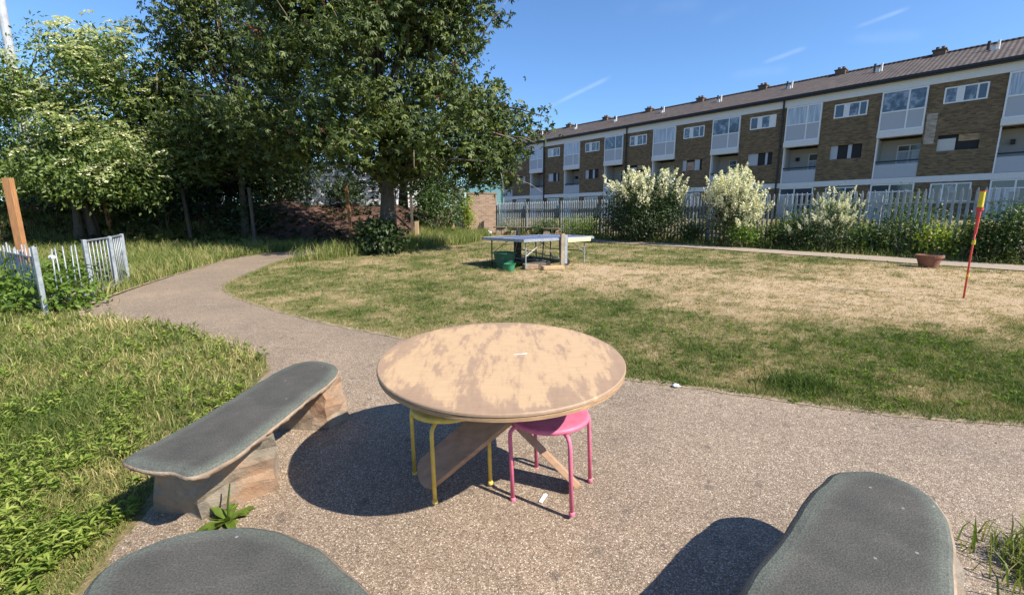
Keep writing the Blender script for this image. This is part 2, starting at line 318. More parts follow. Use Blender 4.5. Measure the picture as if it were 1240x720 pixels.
def fast(name, verts, faces, mat, parent=None, tint=None, smooth=False):
    verts = np.ascontiguousarray(verts, dtype=np.float32).reshape(-1, 3); faces = np.ascontiguousarray(faces, dtype=np.int32)
    me = bpy.data.meshes.new(name); k = faces.shape[1]
    me.vertices.add(len(verts)); me.vertices.foreach_set('co', verts.ravel())
    me.loops.add(faces.size); me.loops.foreach_set('vertex_index', faces.ravel())
    me.polygons.add(len(faces)); me.polygons.foreach_set('loop_start', np.arange(0, faces.size, k, dtype=np.int32))
    me.update(calc_edges=True); me.materials.append(M[mat])
    if tint is not None:
        a = me.attributes.new('tint', 'FLOAT', 'POINT'); a.data.foreach_set('value', np.ascontiguousarray(tint, dtype=np.float32))
    if smooth: me.shade_smooth()
    o = bpy.data.objects.new(name, me); C.objects.link(o); o.parent = parent; return o
def thing(name, label, cat, loc=(0, 0, 0), rz=0, group=None, tilt=None):
    o = bpy.data.objects.new(name, None); C.objects.link(o); o.location = loc; o.rotation_euler = (0, 0, rz)
    if tilt is not None: o.rotation_euler = (tilt, 0, 0)
    tag(o, label, cat, group); return o
def tag(o, label, cat, group=None):
    o['label'] = label; o['category'] = cat
    if group: o['group'] = group
    return o
def kind(o, k='structure'): o['kind'] = k; return o
def unit(a): return a/np.maximum(np.linalg.norm(a, axis=-1, keepdims=True), 1e-9)
def leaves(pos, d, nr, L, Wd, fold=.18, droop=.12):
    d = unit(d); s = unit(np.cross(d, nr)); n = np.cross(s, d); L = np.asarray(L).reshape(-1, 1); Wd = np.asarray(Wd).reshape(-1, 1)
    mid = pos + d*L*.48
    v = np.stack([pos, mid+s*Wd*.5+n*Wd*fold, pos+d*L-n*L*droop, mid-s*Wd*.5+n*Wd*fold], 1)
    i = np.arange(len(pos))[:, None]*4; f = np.concatenate([i+np.array([[0, 1, 2]]), i+np.array([[0, 2, 3]])], 0)
    return v.reshape(-1, 3), f
def rdir(n): return unit(rng.normal(size=(n, 3)))
def blades(name, P, H, Wd, lean, tint, mat, seg=1, parent=None):
    n = len(P); a = rng.uniform(0, 2*np.pi, n); b = rng.uniform(0, 2*np.pi, n)
    s = np.stack([np.cos(a), np.sin(a), np.zeros(n)], 1)*(Wd*.5)[:, None]
    ld = np.stack([np.cos(b), np.sin(b), np.zeros(n)], 1)*(H*lean)[:, None]; up = np.array([0, 0, 1.])*H[:, None]
    hz = np.sqrt(np.maximum(1-np.minimum(lean, .98)**2, .03))[:, None]
    if seg == 1:
        v = np.stack([P-s, P+s, P+ld+up*hz], 1); i = np.arange(n)[:, None]*3; f = i+np.array([[0, 1, 2]])
        return fast(name, v, f, mat, parent, np.repeat(tint, 3))
    m1 = P+ld*.3+up*hz*.6
    v = np.stack([P-s, P+s, m1+s*.75, m1-s*.75, P+ld+up*hz*.92], 1); i = np.arange(n)[:, None]*5
    f = np.concatenate([i+np.array([[0, 1, 2]]), i+np.array([[0, 2, 3]]), i+np.array([[3, 2, 4]])], 0)
    return fast(name, v, f, mat, parent, np.repeat(tint, 5))

# ------------------------------------------------------------------ path outlines
RE = [(9.5, -4), (9.5, 1.9), (6, 2.5), (3.47, 2.84), (2.78, 2.96), (2.3, 3.1), (1.8, 3.32), (1.41, 3.47), (.97, 3.6), (-.2, 4.15), (-1.38, 4.86), (-2.21, 5.32), (-3.14, 5.96), (-4.19, 6.8), (-4.95, 7.6), (-5.35, 8.4), (-5.6, 9.6), (-6.0, 11.2), (-6.15, 12.4), (-5.8, 13.6), (-5.2, 14.7)]
LE = [(-1.5, -4), (-1.62, 1.0), (-1.76, 1.66), (-1.95, 2.3), (-2.1, 3.2), (-2.24, 4.03), (-2.83, 4.51), (-3.5, 4.95), (-4.21, 5.32), (-5.0, 5.6), (-5.75, 5.85), (-6.2, 6.5), (-6.38, 6.94), (-6.69, 7.91), (-7.06, 9.2), (-7.4, 10.8), (-7.75, 12.2), (-7.7, 13.6), (-7.1, 14.9), (-6.3, 15.9)]
def resample(P, n):
    P = np.array(P, float); s = np.r_[0, np.cumsum(np.linalg.norm(np.diff(P, axis=0), axis=1))]; q = np.linspace(0, s[-1], n)
    return np.stack([np.interp(q, s, P[:, 0]), np.interp(q, s, P[:, 1])], 1)
def smooth_poly(P, n, it=60):
    Q = resample(P, n)
    for _ in range(it): Q[1:-1] = Q[1:-1]*.5+(Q[:-2]+Q[2:])*.25
    return Q
def densify(P, per=12):
    out = []
    for a, b_ in zip(P[:-1], P[1:]):
        for k in range(per): out.append(np.array(a)+(np.array(b_)-np.array(a))*k/per)
    out.append(np.array(P[-1])); Q = np.array(out)
    for _ in range(14): Q[1:-1] = Q[1:-1]*.5+(Q[:-2]+Q[2:])*.25
    return Q
REd = densify(RE); LEd = densify(LE)
def inpoly(x, y, P):
    ins = np.zeros(len(x), bool); n = len(P); j = n-1
    for i in range(n):
        xi, yi = P[i]; xj, yj = P[j]
        c = ((yi > y) != (yj > y)) & (x < (xj-xi)*(y-yi)/(yj-yi+1e-12)+xi); ins ^= c; j = i
    return ins
PATH = np.r_[REd, LEd[::-1]]
RIGHT = np.r_[REd[12:], [(-5.2, 40), (60, 40), (60, 1.9)]]              # lawn side
FP0 = 15.1; FP1 = 16.5
def onfar(x, y):
    v = FN[0]*x+FN[1]*y; wv = .12*wob(x, y, .6)
    return (v+wv > FP0) & (v+wv < FP1) & (x > 2.6)
def dryness(x, y):
    d = 1.05*np.exp(-(((x-6.6)/5.2)**2+((y-7.2)/2.6)**2)**1.5)
    d = np.maximum(d, .95*np.exp(-(((x-9)/6)**2+((y-8.6)/3.4)**2)**1.5))
    d = np.maximum(d, .92*np.exp(-(((x-2.2)/3.6)**2+((y-9.6)/2.6)**2)**1.4))
    d = np.maximum(d, .62*np.exp(-(((x+3.4)/2.4)**2+((y-12)/2.3)**2)))
    d = np.maximum(d, .43); edge = np.clip(1-(y-(3.6-.25*x))/1.1, 0, 1)
    d = d-.10*edge*(x > .5)
    d = np.maximum(d, .85*np.exp(-(((x-1.95)/.45)**2+((y-3.7)/.3)**2)))
    m_ = np.clip(wob(x, y, 1.6, 3.)*1.6-.45, 0, 1)*(d > .5)
    return np.clip(d - .35*m_ + .22*wob(x, y, .8) + .18*wob(x, y, 2.3, 1.) + .16*wob(x, y, 5.1, 2.) + .12*wob(x, y, 11.3, 4.), .02, 1)

# ------------------------------------------------------------------ ground sheet
xs = np.unique(np.r_[-400, -250, -150, -90, -60, np.arange(-40, -14, 1.), np.arange(-14, 18, .2), np.arange(18, 48, 1.), 60, 90, 150, 250, 400].round(3))
ys = np.unique(np.r_[-400, -200, -100, -50, -20, np.arange(-8, 0, 1.), np.arange(0, 24, .2), np.arange(24, 60, 1.), 80, 120, 200, 400, 800].round(3))
X, Y = np.meshgrid(xs, ys); nx, ny = len(xs), len(ys)
Z = gz(X, Y) + np.where((np.abs(X) < 18) & (Y < 24) & ~inpoly(X.ravel(), Y.ravel(), PATH).reshape(X.shape), .006*wob(X, Y, 2.1)-.002, -.002)
idx = np.arange(nx*ny).reshape(ny, nx)
F = np.stack([idx[:-1, :-1], idx[:-1, 1:], idx[1:, 1:], idx[1:, :-1]], -1).reshape(-1, 4)
gr = kind(fast('ground', np.stack([X, Y, Z], -1), F, 'ground', smooth=True))
dr = dryness(X.ravel(), Y.ravel()); xr, yr = X.ravel(), Y.ravel()
soil = np.maximum(sstep(18.2, 20.4, -.351*xr+.936*yr)*sstep(-2.2, -4.5, xr), .9*np.exp(-(((xr+7.4)/1.6)**2+((yr-13.4)/1.6)**2)))
soil = np.maximum(soil, .8*np.exp(-(((xr+5)/3.)**2+((yr-17.5)/1.6)**2)))
for nm, arr in (('dry', dr), ('soil', soil)):
    a = gr.data.attributes.new(nm, 'FLOAT', 'POINT'); a.data.foreach_set('value', arr.astype(np.float32))
# gravel path, lofted between its two edges and following the ground
NS = 240
A = resample(LEd, NS); B = resample(REd, NS)
jl = .05*wob(A[:, 0], A[:, 1], 4)+.025*wob(A[:, 0], A[:, 1], 13); jr = .035*wob(B[:, 0], B[:, 1], 4)+.02*wob(B[:, 0], B[:, 1], 13)
dd = unit(B-A); A = A+dd*jl[:, None]; B = B+dd*jr[:, None]; MS = 40
P = A[:, None, :]+(B-A)[:, None, :]*np.linspace(0, 1, MS)[None, :, None]
edgew = np.minimum(np.arange(MS), MS-1-np.arange(MS))
Pz = gz(P[..., 0], P[..., 1])+.015-.02*(edgew == 0)[None, :]
idx = np.arange(NS*MS).reshape(NS, MS); F = np.stack([idx[:-1, :-1], idx[:-1, 1:], idx[1:, 1:], idx[1:, :-1]], -1).reshape(-1, 4)
kind(fast('path', np.concatenate([P, Pz[..., None]], -1), F, 'path', smooth=True))
def strip(name, E, inward, wd, lift, mat):
    E = np.array(E); tg = unit(np.gradient(E, axis=0)); nn = np.stack([-tg[:, 1], tg[:, 0]], 1)*inward
    o1 = E-nn*(.02+.02*wob(E[:, 0], E[:, 1], 7))[:, None]; o2 = E+nn*(wd*(1+.5*wob(E[:, 0], E[:, 1], 5, 3)))[:, None]
    v = np.stack([np.c_[o1, gz(o1[:, 0], o1[:, 1])+lift], np.c_[o2, gz(o2[:, 0], o2[:, 1])+lift-.004]], 1).reshape(-1, 3)
    i = np.arange(len(E)-1)[:, None]*2; f = i+np.array([[0, 1, 3, 2]]); return kind(fast(name, v, f, mat))
strip('path_edge', resample(REd, 500)[60:], -1, .07, .019, 'edge_soil')
strip('path_edge', resample(LEd, 500)[190:], 1, .05, .018, 'edge_soil')
tt = np.linspace(-24, 60, 160); vv = np.linspace(FP0, FP1, 4)
PX_ = FN[None, None, :]*vv[None, :, None]+FU[None, None, :]*tt[:, None, None]*.5+FU*12.*0
PX_ = PX_[(PX_[:, 0, 0] > 2.5)]; n_ = len(PX_)
PX_ = PX_ + FN*(.12*wob(PX_[..., 0], PX_[..., 1], .6))[..., None]*-1
idx = np.arange(n_*4).reshape(n_, 4); F = np.stack([idx[:-1, :-1], idx[1:, :-1], idx[1:, 1:], idx[:-1, 1:]], -1).reshape(-1, 4)[:, ::-1]
kind(fast('gravel_path', np.concatenate([PX_, (gz(PX_[..., 0], PX_[..., 1])+.02)[..., None]], -1), F, 'far_path'))

# ------------------------------------------------------------------ terrace of flats
BO = Vector((25.86, 24.25, 1.27)); BR = -.858
bld = thing('apartment_building', 'long three storey brick terrace of flats with tiled roof and white fascia', 'building', BO, BR); bld.scale = (1, 1, .94)
U = 5.12; XC = [.45-U*i for i in range(-1, 9)]; XL, XR = XC[-1]-1.05, XC[0]+8
def wall_holes(mb, x0, x1, z0, z1, holes, y0, y1):
    gx = sorted({x0, x1, *[h[0] for h in holes], *[h[1] for h in holes]}); gz_ = sorted({z0, z1, *[h[2] for h in holes], *[h[3] for h in holes]})
    for a, b_ in zip(gx[:-1], gx[1:]):
        for c, d in zip(gz_[:-1], gz_[1:]):
            if any(h[0] <= a+1e-6 and b_ <= h[1]+1e-6 and h[2] <= c+1e-6 and d <= h[3]+1e-6 for h in holes): continue
            mb.box(a, b_, y0, y1, c, d)
holes = []
for xc in XC:
    holes += [(xc-1.03, xc+1.03, 0, 2.24), (xc-1.03, xc+1.03, 2.6, 7.9)]
    wx = xc+2.56
    holes += [(wx-.86, wx+.86, 6.7, 7.6), (wx-.84, wx+.84, 4.02, 4.92), (wx-.84, wx+.84, 1.05, 2.15)]
mb = MB(); wall_holes(mb, XL, XR, 0, 2.24, holes, 0, .3); wall_holes(mb, XL, XR, 2.6, 7.9, holes, 0, .3)
mb.build('wall', 'brick', bld)
mb = MB(); mb.box(XL, XL+.3, .3, 9, 0, 8.5); mb.box(XL+.3, XR, 8.7, 9, 0, 8.5)
mb.add([(XL, .3, 8.5), (XL+.3, .3, 8.5), (XL+.3, 9, 8.5), (XL, 9, 8.5), (XL, 4.5, 10.55), (XL+.3, 4.5, 10.55)], [(0, 4, 3), (1, 2, 5), (0, 1, 5, 4), (3, 4, 5, 2)])
mb.build('end_wall', 'brick', bld)
mb = MB(); mb.box(XL-.02, XR, -.06, .28, 2.24, 2.6); mb.build('floor_band', 'fascia', bld)
mb = MB(); mb.box(XL-.02, XR, -.07, .28, 7.9, 8.46); mb.build('fascia', 'fascia', bld)
mb = MB(); mb.box(XL-.1, XR, -.36, -.07, 8.40, 8.47); mb.box(XL-.1, XR, -.42, -.30, 8.47, 8.62); mb.build('gutter', 'black', bld)
mb = MB(); ov = .12
for (ya, za, yb, zb) in ((-.4, 8.58, 4.5, 10.72), (9.4, 8.58, 4.5, 10.72)):
    mb.add([(XL-ov, ya, za), (XR, ya, za), (XR, yb, zb), (XL-ov, yb, zb), (XL-ov, ya, za-.09), (XR, ya, za-.09), (XR, yb, zb-.09), (XL-ov, yb, zb-.09)],
           [(0, 1, 2, 3), (7, 6, 5, 4), (0, 4, 5, 1), (1, 5, 6, 2), (0, 3, 7, 4)] if ya < 0 else [(3, 2, 1, 0), (4, 5, 6, 7), (1, 5, 4, 0), (2, 6, 5, 1), (4, 7, 3, 0)])
roof = mb.build('roof', 'roof', bld)
mb = MB(); mb.tube([(XL-ov, 4.5, 10.72), (XR, 4.5, 10.72)], .11, 8); mb.build('ridge_tiles', 'roof', roof)
chm = None
for i, xc in enumerate(XC):
    x = xc+.62
    mb = MB(); mb.box(x-.3, x+.3, 4.2, 4.75, 10.3, 10.92); mb.box(x-.35, x+.35, 4.15, 4.8, 10.92, 11.0)
    ch = mb.build('chimney', 'dark_brick', roof)
    mb = MB()
    for dx in (-.12, .14): mb.lathe([(.1, 11.0), (.085, 11.12), (.1, 11.14), (.09, 11.17)], 10, (x+dx, 4.4, 0))
    mb.build('chimney_pot', 'dark_brick', ch)
    mb = MB(); px_ = xc+3.3; zz = 8.58+2.14*(2.6+.4)/4.9
    mb.tube([(px_, 2.6, zz-.05), (px_, 2.6, zz+.5)], .06, 8); mb.box(px_-.28, px_-.06, 2.45, 2.75, zz-.1, zz+.16); mb.build('vent_pipe', 'fascia', roof)
    mb = MB(); mb.tube([(px_-.42, 2.9, zz), (px_-.42, 2.9, zz+.62)], .07, 8); mb.build('vent_pipe', 'black', roof)
for xd in (-11.05+0, -23.75, -34.2, 9.6):
    mb = MB(); mb.tube([(xd, -.12, 8.45), (xd, -.12, .1)], .06, 8)
    for z in (1.5, 3.4, 5.2, 7.0): mb.box(xd-.08, xd+.08, -.12, -.0, z, z+.06)
    mb.build('drainpipe', 'black', bld)
def framed(x0, x1, z0, z1, y, vs, hs_, panes, fw=.07, dep=.09, parent=None, name='window', glass=None, tops=()):
    """one window: frame with bars, its panes as sub-part; vs / hs_ inner bar positions"""
    mb = MB(); mb.box(x0, x1, y, y+dep, z0, z0+fw); mb.box(x0, x1, y, y+dep, z1-fw, z1)
    mb.box(x0, x0+fw, y, y+dep, z0+fw, z1-fw); mb.box(x1-fw, x1, y, y+dep, z0+fw, z1-fw)
    cuts = sorted(vs)
    for v in cuts: mb.box(v-fw*.5, v+fw*.5, y+.003, y+dep-.003, z0+fw, z1-fw)
    xs_ = [x0+fw]+[e for v in cuts for e in (v-fw*.5, v+fw*.5)]+[x1-fw]
    for h in hs_:
        for a, b_ in zip(xs_[0::2], xs_[1::2]): mb.box(a, b_, y+.006, y+dep-.006, h-fw*.5, h+fw*.5)
    w = mb.build(name, 'white', parent)
    for (a, b_, c, d, mt) in panes:
        g_ = MB(); g_.box(a, b_, y+.035, y+.05, c, d); g_.build('panel' if mt in ('panel', 'white') else 'pane', mt, w)
    return w
rr = random.Random(3)
for i, xc in enumerate(XC):
    wx = xc+2.56; G = lambda: rr.choice(['glass', 'room', 'curtain'])
    # bay: glazing over grey panels, white sill under it
    g1 = rr.choice(['curtain', 'curtain', 'room']); g2 = rr.choice([g1, 'room'])
    if abs(xc+4.67) < .3: g1 = g2 = 'room'
    mxx = xc+.22
    bay = framed(xc-1.03, xc+1.03, 5.50, 7.88, -.12, [mxx], [6.64], [(xc-.97, mxx-.035, 6.67, 7.82, g1), (mxx+.035, xc+.97, 6.67, 7.82, g2), (xc-.97, mxx-.035, 5.56, 6.61, 'panel'), (mxx+.035, xc+.97, 5.56, 6.61, 'panel')], .075, .12, bld, 'bay_window')
    s_ = MB(); s_.box(xc-1.05, xc+1.05, -.16, .3, 5.12, 5.495); s_.build('spandrel', 'fascia', bay)
    # little three light window
    br = rr.random() < .5; x0, x1 = wx-.86, wx+.86; a, b_ = (x0+.5, x0+.82) if br else (x0+.55, x0+.78)
    pn = [(x0+.07, x0+.5, 6.77, 7.53, G()), (x0+.57, x0+.74, 6.77, 7.53, 'white'), (x0+.80, x0+1.28, 6.77, 7.53, 'room'), (x0+1.35, x1-.07, 6.77, 7.53, 'white' if i == 4 else 'glass')]
    framed(x0, x1, 6.7, 7.6, -.02, [x0+.535, x0+.77, x0+1.315], [], pn, .07, .1, bld)
    # first floor opening: dark lights between pale panels
    mb = MB(); mb.box(wx-.84, wx+.84, .14, .2, 4.02, 4.92)
    o_ = mb.build('screen_opening', 'dark' if i % 3 else 'dark', bld)
    v = i % 4
    pan = [[(-.84, -.15, 'panel', 4.02, 4.92), (.35, .5, 'panel', 4.02, 4.92)], [(-.84, -.5, 'panel', 4.02, 4.92), (.2, .62, 'panel', 4.02, 4.92)], [(-.84, -.1, 'cream_wall', 4.02, 4.72), (0, .84, 'brick', 4.52, 4.92)], [(-.84, -.45, 'panel', 4.02, 4.92), (.1, .3, 'panel', 4.02, 4.92)]][v]
    for a, b_, mt, c_, d_ in pan:
        p_ = MB(); p_.box(wx+a, wx+b_, .08, .135, c_, d_); p_.build('panel', mt, o_)
    if v == 1:
        p_ = MB(); p_.box(wx-.45, wx+.15, .10, .136, 4.06, 4.74); p_.build('pane', M['garden_brick'], o_)
    # balcony recess: back wall, sides, ceiling, parapet, rail, window or door
    mb = MB(); x0, x1 = xc-1.03, xc+1.03
    mb.box(x0, x1, 1.5, 1.6, 2.6, 5.11); mb.box(x0-.1, x0, .3, 1.5, 2.6, 5.11); mb.box(x1, x1+.1, .3, 1.5, 2.6, 5.11); mb.box(x0, x1, .3, 1.5, 2.55, 2.6)
    bal = mb.build('balcony', 'cream_wall', bld)
    p_ = MB(); p_.box(x0+.06, x1-.0, .02, .08, 2.62, 3.46); p_.build('balcony_panel', 'panel', bal)
    p_ = MB(); p_.box(x0+.06, x1, .0, .09, 3.6, 3.68); p_.build('handrail', 'black', bal)
    p_ = MB(); p_.box(x0, x0+.06, -.03, .28, 2.6, 5.11); p_.build('white_post', 'white', bal)
    if i % 2 == 0:
        framed(xc-.25, xc+.95, 3.3, 4.75, 1.42, [xc+.35], [4.35], [(xc-.18, xc+.31, 3.37, 4.31, G()), (xc+.39, xc+.88, 3.37, 4.31, G()), (xc-.18, xc+.31, 4.39, 4.68, 'glass'), (xc+.39, xc+.88, 4.39, 4.68, 'glass')], .07, .08, bal)
    else:
        framed(xc+.1, xc+.9, 2.62, 4.72, 1.42, [], [4.2], [(xc+.17, xc+.83, 2.69, 4.16, G()), (xc+.17, xc+.83, 4.24, 4.65, 'glass')], .07, .08, bal, 'balcony_door')
        p_ = MB(); p_.box(xc-.62, xc-.45, 1.2, 1.49, 4.25, 4.5); p_.build('wall_lamp', 'black', bal)
    # ground floor
    framed(xc-1.03, xc+1.03, .02, 2.235, -.03, [xc-.1], [1.75], [(xc-.96, xc-.14, .09, 1.71, 'curtain'), (xc-.06, xc+.96, .09, 1.71, 'glass'), (xc-.96, xc-.14, 1.79, 2.16, 'glass'), (xc-.06, xc+.96, 1.79, 2.16, 'glass')], .075, .1, bld)
    framed(wx-.84, wx+.84, 1.05, 2.15, -.02, [wx-.3, wx+.25], [], [(wx-.77, wx-.335, 1.12, 2.08, 'glass'), (wx-.265, wx+.215, 1.12, 2.08, G()), (wx+.285, wx+.77, 1.12, 2.08, 'glass')], .07, .1, bld)
mb = MB(); mb.box(-3.55, -3.1, -.012, 0, 4.5, 6.25); mb.build('repair_patch', 'patch_brick', bld)

# ------------------------------------------------------------------ palisade fence
fo = Vector((-1, 29, 0)); fdir = Vector((.648, -.761, 0))
fz = lambda s: gzf(fo.x+fdir.x*s, fo.y+fdir.y*s)
pal = thing('palisade_fence', 'grey steel palisade fence running in front of the flats', 'fence', (fo.x, fo.y, fz(0)), math.atan2(-.761, .648))
z0 = fz(0); s = 0.; top = 2.27
while s < 26:
    hz = fz(s)-z0
    mb = MB(); mb.box(s-.05, s+.05, .02, .12, hz-.3, top-z0-.15+.0); mb.build('post', 'dark' if s == 0 else 'palisade', pal)
    for zr in (hz+.35, top-z0-.42): mb = MB(); mb.box(s+.052, s+2.698, .02, .07, zr, zr+.05); mb.build('rail', 'palisade', pal)
    mb = MB(); q = s+.1
    while q < s+2.7:
        h0 = fz(q)-z0+.05; h1 = top-z0+rr.uniform(-.015, .015)
        for a, b_, yy in ((-.034, -.008, -.004), (.008, .034, -.004), (-.0075, .0075, -.018)):
            mb.add([(q+a, yy, h0), (q+b_, yy, h0), (q+b_, .018, h0), (q+a, .018, h0), (q+a, yy, h1-.1), (q+b_, yy, h1-.1), (q+b_, .018, h1-.1), (q+a, .018, h1-.1), (q+(a+b_)*.2, yy, h1), (q+(a+b_)*.2, .018, h1)],
                   [(0, 1, 5, 4), (1, 2, 6, 5), (2, 3, 7, 6), (3, 0, 4, 7), (4, 5, 8), (6, 7, 9), (5, 6, 9, 8), (7, 4, 8, 9)])
        q += .155
    mb.build('pale_panel', 'palisade', pal); s += 2.75

# ------------------------------------------------------------------ plants
def crown_pts(n, lobes, shell=.45, gap=.12):
    w = np.array([l[1][0]*l[1][1]*l[1][2] for l in lobes])**.8; w = w/w.sum(); out = []
    per = rng.multinomial(n*2, w)
    for k, (c, r) in zip(per, lobes):
        d = rdir(k); rad = (shell**3+(1-shell**3)*rng.random(k))**(1/3); rad *= 1+.16*wob(d[:, 0]*3, d[:, 1]*3+d[:, 2]*4, 1.4, c[0])
        out.append(np.array(c)+d*rad[:, None]*np.array(r))
    P = np.concatenate(out); nse = wob(P[:, 0]+P[:, 2]*.7, P[:, 1]+P[:, 2]*.5, 1.1, 2.)
    P = P[nse > -.75+gap]; rng.shuffle(P); return P[:n]
def boughs(n, lobes, nb, sh, sv, shell=.5, gap=.12):
    B_ = crown_pts(nb, lobes, shell, gap); B_ = B_[rng.integers(0, len(B_), n)]
    return B_+rng.normal(size=(n, 3))*np.array((sh, sh, sv))+np.array((0, 0, 1))*0
def foliage(name, cl, cc, mat, parent, per, L, Wd, spread, hang=.3, palm=0, tb=0., flat=False):
    n = len(cl); C0 = np.repeat(cl, per, 0); off = rng.normal(size=(len(C0), 3))*spread*np.array([1, 1, .75])
    out = unit(np.repeat(cl-cc, per, 0)); p = C0+off
    tclump = np.repeat(rng.normal(0, .13, n), per)
    if palm:
        ax = unit(out*.5+rdir(len(p))*.7+np.array([0, 0, .25])); t1 = unit(np.cross(ax, rdir(len(p)))); t2 = np.cross(ax, t1); vs, fs, ts = [], [], []; o = 0
        for k in range(palm):
            a = 2*np.pi*k/palm*(.82); d = t1*np.cos(a)+t2*np.sin(a)+np.array([0, 0, -hang])
            l = L*rng.uniform(.7, 1.15, len(p)); v, f_ = leaves(p, d, ax+rdir(len(p))*.25, l, l*Wd/L, .12, .2)
            vs.append(v); fs.append(f_+o); o += len(v); ts.append(np.repeat(tclump, 4))
        v = np.concatenate(vs); f_ = np.concatenate(fs); tc_ = np.concatenate(ts)
        tint = np.clip(.5+tb+tc_+np.repeat(rng.normal(0, .14, len(v)//4), 4), 0, 1)
    else:
        d = out*.45+rdir(len(p))+np.array([0, 0, -hang]); nr = out*.4+np.array([0, 0, .7])+rdir(len(p))*(.3 if flat else .7)
        l = L*rng.uniform(.65, 1.2, len(p)); v, f_ = leaves(p, d, nr, l, l*Wd/L)
        tint = np.clip(.5+tb+np.repeat(tclump+rng.normal(0, .15, len(p)), 4), 0, 1)
    return fast(name, v, f_, mat, parent, tint)
def limbs(mb, base, targets, r0, r1, mid=.35, sag=.0, n=6):
    for q in targets:
        b_ = Vector(base); q = Vector(q); pts = []; k = 6
        j = Vector(rng.normal(0, .09, 3))*(q-b_).length
        for i in range(k+1):
            f_ = i/k; p = b_.lerp(q, f_); p.z += math.sin(f_*math.pi)*mid*(q-b_).length*.35; p += j*math.sin(f_*math.pi)
            pts.append(p)
        mb.tube(pts, [r0+(r1-r0)*(i/k)**.7 for i in range(k+1)], n)
def tree(name, label, pos, H, lobes, trunk_r, leafm, nclump, per, L, Wd, spread, palm=0, hang=.3, tb=0., group=None, fork=.3, shell=.45, gap=.12, inner=0, lean=(0, 0), stems=1, nb=0, sh=.45, sv=.25):
    x, y = pos; z = gzf(x, y); t = thing(name, label, 'tree', (x, y, z), 0, group)
    cl = boughs(nclump, lobes, nb, sh, sv, shell, gap) if nb else crown_pts(nclump, lobes, shell, gap); cc = np.mean([l[0] for l in lobes], 0)
    mb = MB()
    for s_ in range(stems):
        ox = 0 if stems == 1 else rng.uniform(-.7, .7); oy = 0 if stems == 1 else rng.uniform(-.4, .4)
        pts = [Vector((ox+lean[0]*f_+.08*math.sin(f_*5+s_), oy+lean[1]*f_+.06*math.cos(f_*4), -.15+f_*H)) for f_ in np.linspace(0, 1, 9)]
        mb.tube(pts, [trunk_r*(1.35 if i == 0 else 1.1 if i == 1 else 1-.085*i) for i in range(9)], 12)
        sel = cl[rng.permutation(len(cl))[:26//stems]]
        for q in sel:
            f_ = min(.95, max(fork, (q[2]/H)*.62+rng.uniform(-.12, .05))); b_ = pts[0].lerp(pts[-1], f_)
            limbs(mb, b_, [q], trunk_r*.36, .016)
    mb.build('trunk', 'bark', t, smooth=True)
    foliage('crown', cl, cc, leafm, t, per, L, Wd, spread, hang, palm, tb)
    return t, cl, cc
def umbels(name, cl, mat, parent, n, size, bits=26):
    k = rng.permutation(len(cl))[:n]; P = cl[k]; vs, fs, ts, o = [], [], [], 0
    C0 = np.repeat(P, bits, 0); r = np.repeat(rng.uniform(.55, 1.2, len(P))*size, bits); a = rng.uniform(0, 2*np.pi, len(C0)); q = np.sqrt(rng.random(len(C0)))
    tilt = np.repeat(rng.normal(0, .35, (len(P), 2))+np.array((0, .6)), bits, 0); dx = np.cos(a)*q*r; dy = np.sin(a)*q*r
    p = C0+np.stack([dx, dy, tilt[:, 0]*dx+tilt[:, 1]*dy+.35*r*(1-q*q)], 1)
    v, f_ = leaves(p, np.stack([np.cos(a), np.sin(a), rng.normal(0, .3, len(a))], 1), np.array([0, 0, 1.])+rdir(len(p))*.35, r*.42, r*.42)
    return fast(name, v, f_, mat, parent, np.repeat(np.clip(.55+rng.normal(0, .25, len(p)), 0, 1), 4))
def plumes(name, cl, out, mat, parent, size, bits=70):
    bits_ = bits; d = unit(out*.8+np.array([0, 0, .75])+rdir(len(cl))*.5); C0 = np.repeat(cl, bits_, 0); D = np.repeat(d, bits_, 0); s_ = np.repeat(rng.uniform(.6, 1.25, len(cl))*size, bits_)
    u = rng.random(len(C0)); p = C0+D*(u*s_)[:, None]+rdir(len(C0))*((1-u)*.3*s_)[:, None]
    v, f_ = leaves(p, rdir(len(p))+D*.7, rdir(len(p)), s_*.15, s_*.11)
    return fast(name, v, f_, mat, parent, np.repeat(np.clip(.5+rng.normal(0, .28, len(p)), 0, 1), 4))

# the big red flowered chestnut over the path
lob = [((0, 0, 6.4), (4.0, 3.4, 3.7)), ((1.0, -.4, 9.3), (3.2, 3.0, 2.6)), ((-1.4, 0, 9.6), (3.0, 2.8, 2.6)), ((2.3, -.3, 4.7), (2.3, 2.2, 1.5)), ((-2.8, -.2, 4.9), (2.2, 2.2, 1.9)),
       ((4.05, 0, 4.15), (1.25, 1.1, .8)), ((5.0, .1, 3.9), (.75, .7, .5)), ((3.2, 0, 5.6), (1.2, 1.4, .9)), ((3.1, .2, 8.5), (1.2, 1.2, 1.3)), ((.3, -1.2, 3.5), (2.6, 1.6, .9)), ((2.4, -.3, 3.3), (2.0, 1.6, .95)), ((-2.2, -.6, 3.4), (1.8, 1.5, 1.0)), ((3.9, .1, 3.1), (1.0, .9, .7))]
lob = [(tuple(v*.853 for v in c_), tuple(v*.853 for v in r_)) for c_, r_ in lob]
tA, cl, cc = tree('chestnut_tree', 'large dark green chestnut tree with red flowers and a stout trunk beside the lawn', (-4.0, 14.5), 7.4, lob, .25, 'chestnut', 1600, 13, .145, .058, .25, palm=5, hang=.6, tb=.0, fork=.3, shell=.55, nb=120, sh=.42, sv=.24)
o_ = unit(cl-cc); front = cl[(o_[:, 1] < .1)]
k = front[rng.permutation(len(front))[:70]]; plumes('flowers', k+unit(k-cc)*.22, unit(k-cc), 'red_flower', tA, .26, 22)
mb = MB()
